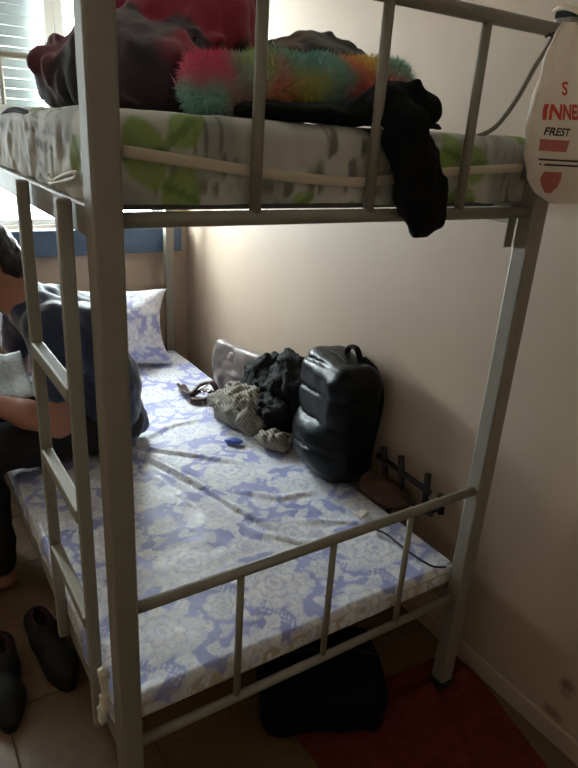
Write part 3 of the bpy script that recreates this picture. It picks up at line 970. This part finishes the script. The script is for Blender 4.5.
# grey-brown leather bag behind the heap
lb = thing('leather_bag', 'shiny grey-brown leather bag leaning on the wall behind the black jacket', 'bag', (0.90, 1.27, 0.405))
lc = np.array([0.915, 1.245, 0.508]); lr = rotz(math.radians(12)) @ roty(math.radians(14))
S = Sdf(lc - 0.24, lc + 0.24, 0.0055)
S.rbox(lc, (0.046, 0.140, 0.106), 0.035, 0.01, lr)
S.warp(lambda P: 0.007 * ridge(P, 12, 24) - 0.004 + 0.003 * vnoise(P, 30, 25))
S.plane((1, 0, 0), WX - 0.004); S.plane((0, 0, -1), -0.405)
S.obj('body', M['leather'], lb)
S = Sdf(lc - 0.24, lc + 0.24, 0.0055)
S.rbox(lc + lr @ np.array([-0.030, 0, 0.045]), (0.024, 0.144, 0.066), 0.018, 0.01, lr)
S.warp(lambda P: 0.006 * ridge(P, 14, 34) - 0.003)
S.plane((1, 0, 0), WX - 0.004)
S.obj('flap', M['leather'], lb)

# dark brown belt coil with a buckle
bl = thing('leather_belt', 'crumpled dark brown leather belt with pale buckle beside the leather bag', 'belt', tuple(at(200, 396, 2, 0.405)))
q0 = [at(x, y, 2, z) for x, y, z in ((183, 386, 0.415), (190, 394, 0.43), (200, 385, 0.455), (212, 383, 0.47), (216, 393, 0.44), (204, 401, 0.418), (192, 400, 0.415), (198, 392, 0.425), (208, 391, 0.445), (222, 398, 0.425))]
tube('strap', smooth_path(q0, 6), 0.0135, M['brownleather'], bl, 8, 0.6)
tube('strap_end', smooth_path([at(178, 384, 2, 0.418), at(184, 391, 2, 0.425), at(194, 398, 2, 0.42), at(206, 404, 2, 0.412)], 5), 0.008, M['brownleather'], bl, 8, 0.6)
qb = [at(201, 389, 2, 0.468), at(209, 384, 2, 0.478), at(211, 390, 2, 0.468), at(203, 394, 2, 0.46), at(201, 389, 2, 0.468)]
tube('buckle', qb, 0.003, M['buckle'], bl, 6)

# small flat things on the sheet
def slab(name, px, zt, th, m, bev=0.001):
    pts = [at(x, y, 2, zt) for x, y in px]
    bm = bmesh.new()
    lo_ = [bm.verts.new((p[0], p[1], zt)) for p in pts]; hi_ = [bm.verts.new((p[0], p[1], zt + th)) for p in pts]
    k = len(pts)
    bm.faces.new(lo_); bm.faces.new(hi_)
    for i in range(k):
        bm.faces.new((lo_[i], lo_[(i + 1) % k], hi_[(i + 1) % k], hi_[i]))
    bmesh.ops.recalc_face_normals(bm, faces=bm.faces)
    es = [e for e in bm.edges if abs(e.verts[0].co.z - e.verts[1].co.z) < 1e-6]
    bmesh.ops.bevel(bm, geom=es, offset=min(bev, th * 0.4), segments=2, affect='EDGES')
    return put(name, bm_mesh(bm, name), m, None, False)


S = Sdf((0.6, 0.82, 0.38), (0.82, 1.06, 0.46), 0.003)
c0 = at(234, 441, 2, 0.412)
S.ell(c0, (0.020, 0.036, 0.010), 0.005, rotz(0.9)).warp(lambda P: 0.002 * ridge(P, 40, 3))
S.plane((0, 0, -1), -0.405)
tag(S.obj('tissue_packet', M['bluepkt']), 'small shiny blue packet lying in front of the grey scarf', 'packet')
tag(slab('paper_slip', [(360, 479), (374, 474), (386, 479), (372, 488)], 0.409, 0.004, M['whitecard']), 'pale paper slip beside the base of the black backpack', 'paper')
tag(slab('soap_packet', [(354, 516), (362, 511), (369, 515), (361, 521)], 0.409, 0.012, M['whitecard'], 0.003), 'small white packet on the sheet near the bed end rail', 'packet')
S = Sdf((0.86, 0.2, 0.36), (1.03, 0.54, 0.50), 0.005)
c0 = at(400, 494, 2, 0.42)
S.ell(c0 + np.array([-0.03, 0.02, 0]), (0.05, 0.085, 0.022), 0.02, rotz(0.25)).ell(c0 + np.array([-0.035, 0.09, 0.005]), (0.045, 0.05, 0.022), 0.02)
S.warp(lambda P: 0.010 * ridge(P, 20, 63) - 0.004)
S.plane((1, 0, 0), WX - 0.006); S.plane((0, 0, -1), -0.405)
tag(S.obj('cloth', M['browncloth']), 'crumpled brown cloth between the black backpack and black rack', 'cloth')
cb = [at(x, y, 2, 0.410) for x, y in ((372, 528), (386, 534), (400, 545), (415, 556), (432, 566), (446, 567))]
tag(tube('thin_cable', smooth_path(cb, 6), 0.0028, M['cable_dark'], None, 8), 'thin dark cable lying along the corner of the lilac sheet', 'cable')

# small black rack with upright pegs by the wall
rk = thing('peg_rack', 'small black rack with upright pegs leaning against the wall beside the backpack', 'rack', (0.99, 0.27, 0.405))
def rp(px, py, x=0.985):
    return at(px, py, 0, x)
def limb(name, a, b, r=0.0095):
    tube(name, [a, (np.array(a) + np.array(b)) / 2, b], r, M['rack'], rk, 8)
limb('cross_bar', rp(378, 455), rp(430, 493))
limb('cross_bar', rp(384, 487, 0.965), rp(432, 515, 0.965), 0.007)
for (a, b) in (((384, 447), (386, 486)), ((401, 456), (402, 500)), ((428, 474), (424, 512)), ((440, 494), (441, 514))):
    limb('peg', rp(*a), rp(*b), 0.0098)
limb('foot_bar', rp(402, 500), rp(386, 512, 0.93), 0.007)
limb('foot_bar', rp(441, 508), rp(424, 512), 0.008)

# ------------------------------------------------------------------ things on the upper bunk
def fleece(V):
    c = np.zeros((len(V), 3)) + np.array(lin((38, 34, 44)))
    n_ = vnoise(V, 5.2, 102) + 0.35 * vnoise(V, 14, 103)
    red = sstep(0.02, 0.14, 0.7 * n_ + 3.2 * (V[:, 2] - 1.565) - 1.0 * np.clip(V[:, 0] - 0.42, 0, 1))
    c = mixc(c, lin((150, 44, 68)), red * (0.35 + 0.65 * sstep(0.12, 0.26, V[:, 0])))
    c = mixc(c, lin((70, 42, 54)), sstep(0.0, 0.25, vnoise(V, 16, 105)) * 0.6 * (1 - red))
    return c


S = Sdf((-0.06, 0.16, 1.40), (0.74, 1.0, 1.92), 0.008)
S.ell((0.245, 0.60, 1.515), (0.172, 0.27, 0.098), 0.06).ell((0.37, 0.66, 1.66), (0.17, 0.24, 0.17), 0.08).ell((0.40, 0.62, 1.60), (0.12, 0.24, 0.16), 0.06)
S.ell((0.215, 0.42, 1.52), (0.13, 0.16, 0.10), 0.06)
S.warp(lambda P: 0.015 * ridge(P * np.array([1, 0.6, 1]), 8, 111) + 0.010 * ridge(P, 20, 112) - 0.012)
S.plane((0, 0, -1), -1.457)
bk = S.obj('fleece_blanket', M['blanket'], None, fleece)
tag(bk, 'big heap of burgundy and black fleece blanket on the upper bunk', 'blanket')


def brownpat(V):
    c = np.zeros((len(V), 3)) + np.array(lin((34, 30, 32)))
    c = mixc(c, lin((84, 66, 56)), sstep(0.15, 0.4, vnoise(V, 22, 121)))
    return mixc(c, lin((62, 30, 36)), sstep(0.2, 0.5, vnoise(V, 13, 125)) * 0.8)


S = Sdf((0.40, 0.20, 1.40), (0.92, 0.72, 1.72), 0.007)
S.ell((0.57, 0.42, 1.545), (0.13, 0.13, 0.085), 0.05).ell((0.63, 0.44, 1.56), (0.10, 0.11, 0.075), 0.04).ell((0.70, 0.42, 1.515), (0.07, 0.10, 0.06), 0.05)
S.warp(lambda P: 0.012 * ridge(P, 12, 131) + 0.005 * ridge(P, 30, 132) - 0.007)
S.plane((0, 0, -1), -1.457)
dk = S.obj('throw_blanket', M['blanket'], None, brownpat)
tag(dk, 'folded dark throw with brown pattern behind the rainbow bolster', 'blanket')

RAIN = [(240, 112, 146), (246, 160, 116), (240, 216, 110), (150, 204, 190), (178, 208, 136), (240, 120, 132), (224, 216, 120), (240, 96, 122), (142, 194, 196), (244, 178, 112)]
ya = 0.175
ra, rb_ = at(212, 89, 1, ya), at(388, 83, 1, ya)
rain_pts = [ra + np.array([0, 0, 0.0]), ra * 0.7 + rb_ * 0.3 + np.array([0, 0, 0.004]), ra * 0.4 + rb_ * 0.6 + np.array([0, 0.0, -0.002]), rb_]


def rainbow(V):
    t = (V - ra) @ (rb_ - ra) / ((rb_ - ra) @ (rb_ - ra))
    seeds = np.random.default_rng(3)
    cs = []
    plan = [(0.03, 0.03, 0), (0.02, -0.03, 3), (0.12, 0.01, 3), (0.2, 0.035, 4), (0.10, -0.02, 5), (0.22, -0.025, 9), (0.36, 0.03, 3), (0.36, 0.0, 6), (0.33, -0.035, 1), (0.5, 0.03, 8),
            (0.48, -0.005, 2), (0.52, -0.03, 4), (0.62, 0.02, 3), (0.62, -0.02, 8), (0.72, 0.03, 1), (0.72, -0.01, 7), (0.8, -0.03, 1), (0.85, 0.03, 2), (0.85, -0.01, 5), (0.97, 0.02, 3), (0.95, -0.015, 7), (0.15, -0.045, 1), (0.28, 0.01, 0)]
    L = np.linalg.norm(rb_ - ra)
    mid = ra[2] + np.clip(t, 0, 1) * (rb_[2] - ra[2])
    wz = V[:, 2] - mid + 0.012 * vnoise(V, 30, 7); wt = t * L + 0.02 * vnoise(V, 26, 8); wy = (V[:, 1] - ya)
    D = np.stack([((wt - a * L) / 1.0) ** 2 + (wz - b) ** 2 + (wy + 0.03) ** 2 * 0.2 for i, (a, b, _) in enumerate(plan)], 1)
    wgt = np.exp(-D / 0.0007); wgt /= wgt.sum(1, keepdims=True) + 1e-12
    cols = np.array([lin(RAIN[k]) for _, _, k in plan])
    return wgt @ cols


bo = thing('bolster', 'fluffy rainbow bolster lying across the foot of the upper bunk', 'bolster', tuple((ra + rb_) / 2))
S = Sdf(np.minimum(ra, rb_) - 0.10, np.maximum(ra, rb_) + 0.10, 0.006)
S.path(rain_pts, [0.048, 0.043, 0.040, 0.042], 0.02)
S.warp(lambda P: 0.006 * vnoise(P, 24, 5) + 0.004 * vnoise(P, 60, 6))
V, F = S.mesh()
put('cover', mesh_np('cover', V, F, rainbow(V)), M['fluff'], bo)
# pile: short tufts standing off the cover
fn = np.cross(V[F[:, 1]] - V[F[:, 0]], V[F[:, 3]] - V[F[:, 0]]); fn /= np.linalg.norm(fn, axis=1, keepdims=True) + 1e-12
ctr = V[F].mean(1)
axis_c = ra + np.clip((ctr - ra) @ (rb_ - ra) / ((rb_ - ra) @ (rb_ - ra)), 0, 1)[:, None] * (rb_ - ra)
fn *= np.sign(np.sum(fn * (ctr - axis_c), 1))[:, None]
reps = 4
ci = np.repeat(np.arange(len(ctr)), reps)
bp_ = ctr[ci] + rng.normal(0, 0.003, (len(ci), 3)); dr = fn[ci] + rng.normal(0, 0.5, (len(ci), 3)); dr[:, 2] -= 0.15
dr /= np.linalg.norm(dr, axis=1, keepdims=True)
sd = np.cross(dr, rng.normal(0, 1, dr.shape)); sd /= np.linalg.norm(sd, axis=1, keepdims=True) + 1e-9
ln = rng.uniform(0.009, 0.017, (len(ci), 1))
TV = np.stack([bp_ + sd * 0.0011, bp_ - sd * 0.0011, bp_ + dr * ln], 1).reshape(-1, 3)
TF = np.arange(len(TV)).reshape(-1, 3)
tc_ = np.repeat(rainbow(bp_), 3, 0)
pile = put('pile', mesh_np('pile', TV, TF, tc_), M['fluff'], bo, False); pile['kind'] = 'stuff'

# black garment spread under the bolster, one sleeve hanging out between the bars
gm_ = thing('black_garment', 'black cloth garment hanging out over the foot rail of the upper bunk', 'garment', (0.5, 0.05, 1.46))
S = Sdf((0.20, -0.09, 1.24), (0.76, 0.32, 1.58), 0.0045)
S.ell((0.40, 0.10, 1.470), (0.15, 0.075, 0.018), 0.02).ell((0.52, 0.06, 1.480), (0.09, 0.06, 0.026), 0.02)
S.path([(0.50, 0.03, 1.485), (0.505, -0.028, 1.462), (0.522, -0.036, 1.40), (0.546, -0.036, 1.335), (0.566, -0.034, 1.298)], [0.045, 0.026, 0.025, 0.024, 0.017], 0.02)
S.path([(0.478, 0.02, 1.47), (0.49, -0.028, 1.42), (0.513, -0.034, 1.35), (0.543, -0.034, 1.288)], [0.03, 0.018, 0.017, 0.013], 0.02)
S.path([(0.525, 0.03, 1.48), (0.540, -0.028, 1.42), (0.566, -0.034, 1.36), (0.590, -0.034, 1.310)], [0.03, 0.020, 0.019, 0.013], 0.02)
S.ell((0.555, 0.01, 1.490), (0.036, 0.035, 0.026), 0.015).cone((0.535, 0.0, 1.50), (0.528, 0.0, 1.522), 0.014, 0.007, 0.012)
S.cone((0.58, 0.03, 1.475), (0.645, 0.045, 1.462), 0.014, 0.006, 0.015)
S.warp(lambda P: 0.005 * ridge(P * np.array([1, 1, 0.5]), 22, 141) + 0.002 * ridge(P, 50, 142) - 0.003)
# stay clear of the mattress and of the rail
bmask = (S.ax[1][None, :, None] > -0.012) & (S.ax[2][None, None, :] < 1.458) & np.ones(S.n, bool)
S.F[bmask] = np.maximum(S.F[bmask], 0.004)
S.obj('body', M['blackfab'], gm_)
gm_.location = (0.5, 0.05, 1.46)

# small dark strap at the open edge of the upper bunk
ds = [at(x, y, 0, 0.012) for x, y in ((4, 116), (12, 110), (22, 111), (32, 115))]
tag(tube('dark_strap', smooth_path(ds, 5), [0.009] * 16, M['blackfab'], None, 8, 0.6), 'short dark strap at the open edge of the upper bunk', 'strap')

# carrier bag hung on the near wall-side post
cbag = thing('carrier_bag', 'white plastic carrier bag with red print hung on the bed post', 'bag', (0.90, -0.06, 1.345))
YBAG = -0.072
prof = []
for px_, py_, xr, hy in ((553, 204, 0.955, 0.006), (549, 202, 0.970, 0.016), (540, 194, 0.990, 0.028), (533, 178, 1.010, 0.035), (529, 155, 1.018, 0.037), (531, 130, 1.018, 0.036), (535, 103, 1.016, 0.033),
                         (541, 80, 1.010, 0.028), (547, 60, 1.000, 0.022), (551, 46, 0.995, 0.018), (557, 33, 0.985, 0.014), (565, 22, 0.970, 0.010)):
    p_ = at(px_, py_, 1, YBAG)
    prof.append((float(p_[2]), float(p_[0] + xr) / 2, float(xr - p_[0]) / 2, hy))
pz = np.array([p[0] for p in prof])
def bag_pt(th, z, off=0.0):
    cx = np.interp(z, pz, [p[1] for p in prof]); hx = np.interp(z, pz, [p[2] for p in prof]); hy = np.interp(z, pz, [p[3] for p in prof])
    hx = hx + 0.002 * np.sin(z * 120)
    g = sstep(1.50, 1.64, z)
    wrk = 0.004 * np.sin(th * 9 + z * 30) * g + 0.0025 * np.sin(th * 5 + z * 55) + 0.002 * np.sin(th * 17 - z * 20) * g
    ex = 0.75
    c, s_ = np.cos(th), np.sin(th)
    x = cx + hx * np.sign(c) * np.abs(c) ** ex
    y = YBAG + (hy + off) * np.sign(s_) * np.abs(s_) ** ex + wrk * np.sign(s_)
    return np.stack([x, y, z], -1)
th = np.linspace(0, 2 * math.pi, 97)[:-1]; zs = np.concatenate([np.linspace(pz[0], pz[0] + 0.02, 8), np.linspace(pz[0] + 0.024, pz[-1], 60)])
TH, ZZ = np.meshgrid(th, zs, indexing='ij')
V = bag_pt(TH, ZZ).reshape(-1, 3); I = np.arange(96 * len(zs)).reshape(96, len(zs))
J = np.roll(I, -1, 0)
q = np.stack([I[:, :-1], J[:, :-1], J[:, 1:], I[:, 1:]], -1).reshape(-1, 4)
put('body', mesh_np('body', V, q), M['plastic'], cbag)
for sx in (-1, 1):
    hpts = [(0.885 + sx * 0.040, YBAG, pz[-1] - 0.012), (0.900 + sx * 0.030, -0.050, 1.662), (0.890 + sx * 0.026, -0.028, 1.676), (0.892 + sx * 0.028, 0.0, 1.682), (0.895 + sx * 0.012, 0.026, 1.683)]
    tube('handle', smooth_path(hpts, 5), 0.006, M['plastic'], cbag, 8, 0.5)


def print_text(txt, size, x, z, m, tilt=0.0, sx=1.0):
    cu = bpy.data.curves.new('print', 'FONT'); cu.body = txt; cu.size = size; cu.align_x = 'CENTER'; cu.resolution_u = 3; cu.offset = 0.0012 if size > 0.03 else 0.0006
    ob = bpy.data.objects.new('print_tmp', cu); COL.objects.link(ob)
    dg = bpy.context.evaluated_depsgraph_get(); me = bpy.data.meshes.new_from_object(ob.evaluated_get(dg))
    bpy.data.objects.remove(ob)
    bm = bmesh.new(); bm.from_mesh(me)
    bmesh.ops.triangulate(bm, faces=bm.faces)
    bmesh.ops.subdivide_edges(bm, edges=[e for e in bm.edges if e.calc_length() > size * 0.25], cuts=2)
    for v in bm.verts:
        px_ = x + v.co.x * sx * math.cos(tilt) - v.co.y * math.sin(tilt); pz_ = z + v.co.x * math.sin(tilt) + v.co.y * math.cos(tilt)
        v.co = bag_front(px_, pz_)
    bm.to_mesh(me); bm.free()
    return put('print', me, m, cbag, False)


def bag_front(px_, pz_):
    cx = np.interp(pz_, pz, [p[1] for p in prof]); hx = np.interp(pz_, pz, [p[2] for p in prof]) + 0.002 * math.sin(pz_ * 120)
    c = max(-0.97, min(0.97, (px_ - cx) / hx)); c = math.copysign(abs(c) ** (1 / 0.75), c)
    t_ = -math.acos(c)
    p = bag_pt(np.array(t_), np.array(pz_), 0.003)
    return Vector((float(p[0]), float(p[1]), pz_))


def print_rect(xa, xb, za, zb, m, k=14):
    bm = bmesh.new(); g = [[bm.verts.new(bag_front(xa + (xb - xa) * i / k, za + (zb - za) * j / 3)) for j in range(4)] for i in range(k + 1)]
    for i in range(k):
        for j in range(3):
            bm.faces.new((g[i][j], g[i + 1][j], g[i + 1][j + 1], g[i][j + 1]))
    return put('print', bm_mesh(bm, 'print'), m, cbag)


def bx(px_, py_):
    p_ = at(px_, py_, 1, YBAG - 0.032)
    return p_[0], p_[2]
print_text('S', 0.030, bx(568, 90)[0], bx(568, 95)[1], M['red'])
print_text('INNES', 0.034, bx(567, 110)[0], bx(562, 119)[1], M['red'], 0.05, 0.9)
print_text('FREST', 0.018, bx(559, 130)[0], bx(550, 135)[1], M['ink'])
print_rect(bx(541, 145)[0], bx(566, 145)[0], bx(545, 151)[1], bx(545, 139)[1], M['pink'])
print_rect(bx(541, 160)[0], 0.99, bx(550, 161)[1], bx(550, 159)[1], M['ink'])
print_rect(bx(545, 165)[0], 0.985, bx(550, 166)[1], bx(550, 164)[1], M['ink'])
print_rect(bx(548, 180)[0], bx(560, 180)[0], bx(550, 194)[1], bx(550, 172)[1], M['pink'])

# grey cable looping from the post to the mattress
cp = [at(x, y, 1, yv) for x, y, yv in ((552, 40, -0.022), (546, 50, -0.024), (534, 68, -0.012), (521, 92, 0.006), (508, 112, 0.02), (494, 128, 0.034), (478, 136, 0.045), (462, 138, 0.055))]
tag(tube('power_cable', smooth_path(cp, 8), 0.0046, M['cable'], None, 8), 'grey cable looping from the post down to the upper mattress', 'cable')
ct = at(552, 41, 1, -0.028)
kp = [ct + np.array([0.012 * math.cos(a), 0.010 * math.sin(a * 1.5), 0.012 * math.sin(a)]) for a in np.linspace(0, 9, 30)]
tag(tube('cable_tie', kp, 0.002, M['rubber'], None, 6), 'small black wire tie twisted round the end of the guard rail', 'wire tie')

# ------------------------------------------------------------------ on the floor
# red rug, one end rucked up under the bed post
c1 = [(0.47, 0.10), (1.012, 0.045), (0.93, -0.34), (0.80, -0.80), (0.42, -0.72), (0.46, -0.05)]
nu, nv_ = 90, 110
uu = np.linspace(0, 1, nu); vv = np.linspace(0, 1, nv_); A_, B_ = np.meshgrid(uu, vv, indexing='ij')
def lerp(pts, t):
    xs = np.linspace(0, 1, len(pts)); return np.stack([np.interp(t, xs, [p[0] for p in pts]), np.interp(t, xs, [p[1] for p in pts])], -1)
Lft = lerp([(0.445, 0.11), (0.452, -0.03), (0.44, -0.30), (0.40, -0.80)], B_); Rgt = lerp([(1.016, 0.07), (1.010, -0.06), (0.945, -0.33), (0.80, -0.86)], B_)
XY = Lft * (1 - A_[..., None]) + Rgt * A_[..., None]
P3 = np.concatenate([XY, np.zeros(XY.shape[:2] + (1,))], -1)
edge = np.minimum(np.minimum(A_, 1 - A_), np.minimum(B_, 1 - B_))
Zr = 0.008 + 0.004 * fbm(P3, 9, 3) + 0.010 * np.clip(ridge(P3 * np.array([1, 1, 1]), 7, 5) - 0.35, 0, 1) * sstep(0, 0.1, edge)
d, _, _ = seg_d(XY[..., 0], XY[..., 1], (0.74, 0.00), (0.98, -0.015)); Zr = Zr + 0.022 * np.exp(-(d / 0.025) ** 2)
d, _, _ = seg_d(XY[..., 0], XY[..., 1], (0.70, -0.06), (0.97, 0.03)); Zr = Zr + 0.014 * np.exp(-(d / 0.02) ** 2)
# flat where the bed post and the black bag stand on it
pd = np.hypot(XY[..., 0] - W, XY[..., 1]); Zr = np.where(pd < 0.05, np.minimum(Zr, 0.006), Zr)
V = np.concatenate([XY, Zr[..., None]], -1).reshape(-1, 3); I = np.arange(nu * nv_).reshape(nu, nv_)
q = np.stack([I[:-1, :-1], I[:-1, 1:], I[1:, 1:], I[1:, :-1]], -1).reshape(-1, 4)
rg = put('rug', mesh_np('rug', V, q), M['rug'])
so = rg.modifiers.new('thickness', 'SOLIDIFY'); so.thickness = 0.005; so.offset = 1 if False else 0
tag(rg, 'rumpled dark red rug on the floor at the foot of the bed', 'rug')

# black soft bag under the bed
fb = thing('holdall_bag', 'flat black soft bag lying on the floor under the lower bunk', 'bag', (0.56, 0.14, 0))
fc = np.array([0.560, 0.130, 0.085]); fr_ = rotz(math.radians(-27))
S = Sdf(fc - np.array([0.3, 0.3, 0.12]), fc + np.array([0.3, 0.3, 0.14]), 0.007)
S.rbox(fc, (0.160, 0.130, 0.072), 0.035, 0.01, fr_)
S.ell(fc + fr_ @ np.array([0.02, 0.0, 0.02]), (0.15, 0.11, 0.075), 0.03, fr_)
S.warp(lambda P: 0.006 * ridge(P, 9, 3) + 0.003 * ridge(P, 24, 4) - 0.004)
S.plane((0, 0, -1), -0.014)
S.obj('body', M['blackfab'], fb)
tube('zipper', smooth_path([fc + fr_ @ np.array(v) for v in ((-0.14, 0.0, 0.074), (-0.05, 0.0, 0.096), (0.06, 0.0, 0.096), (0.15, 0.0, 0.074))], 6), 0.004, M['rubber'], fb, 8)
tube('carry_handle', smooth_path([fc + fr_ @ np.array(v) for v in ((-0.07, -0.06, 0.082), (-0.045, -0.095, 0.094), (0.045, -0.095, 0.094), (0.08, -0.06, 0.082))], 6), 0.008, M['blackfab'], fb, 8, 0.6)

# pair of black shoes beside the bed, toes towards the foot end
def shoe(loc, ang, label):
    t = thing('shoe', label, 'shoe', (*loc, 0), 'shoes on the floor beside the ladder')
    L0 = np.array([loc[0], loc[1], 0.0]); R = rotz(ang)
    def g(x, y, z):
        return L0 + R @ np.array([x, y, z])
    S = Sdf(L0 + np.array([-0.2, -0.2, -0.005]), L0 + np.array([0.2, 0.2, 0.13]), 0.0045)
    S.path([g(0, 0.100, 0.050), g(0, 0.02, 0.048), g(0.004, -0.07, 0.036), g(0.006, -0.115, 0.028)], [0.034, 0.037, 0.040, 0.028], 0.03)
    S.cone(g(0, 0.105, 0.070), g(0, 0.03, 0.072), 0.033, 0.035, 0.03)
    S.cone(g(0, 0.095, 0.115), g(0, 0.045, 0.108), 0.026, 0.022, 0.006, sub=True)
    S.cone(g(0, 0.095, 0.075), g(0, 0.035, 0.085), 0.021, 0.017, 0.006, sub=True)
    S.plane((0, 0, -1), -0.014)
    S.obj('upper', M['shoe'], t)
    V = []; F = []
    n_ = 40
    for z in (0.0005, 0.016):
        for k in range(n_):
            a = 2 * math.pi * k / n_
            y = 0.142 * math.cos(a); wdt = 0.036 + 0.007 * math.exp(-((y + 0.07) / 0.05) ** 2)
            V.append(tuple(g(wdt * math.copysign(abs(math.sin(a)) ** 0.8, math.sin(a)) + 0.003, y - 0.002, z)))
    for k in range(n_):
        F.append((k, (k + 1) % n_, n_ + (k + 1) % n_, n_ + k))
    F.append(tuple(range(n_ - 1, -1, -1))); F.append(tuple(range(n_, 2 * n_)))
    me = bpy.data.meshes.new('sole'); me.from_pydata(V, [], F); put('sole', me, M['sole'], t, False)
    tube('lining', smooth_path([g(0, 0.120, 0.088), g(0.019, 0.10, 0.092), g(0.02, 0.05, 0.092), g(0, 0.02, 0.088), g(-0.02, 0.05, 0.092), g(-0.019, 0.10, 0.092), g(0, 0.120, 0.088)], 5), 0.006, M['shoelining'], t, 8)
    for k in range(3):
        tube('lace', [g(-0.016, 0.004 - k * 0.016, 0.082 - k * 0.006), g(0, 0.002 - k * 0.016, 0.088 - k * 0.006), g(0.018, 0.004 - k * 0.016, 0.082 - k * 0.006)], 0.0028, M['blackfab'], t, 6)
    return t


shoe((-0.022, 0.625), math.radians(6), 'black shoe tucked under the edge of the lower bunk')
shoe((-0.155, 0.570), math.radians(-6), 'black shoe standing out on the open floor beside the bunk')
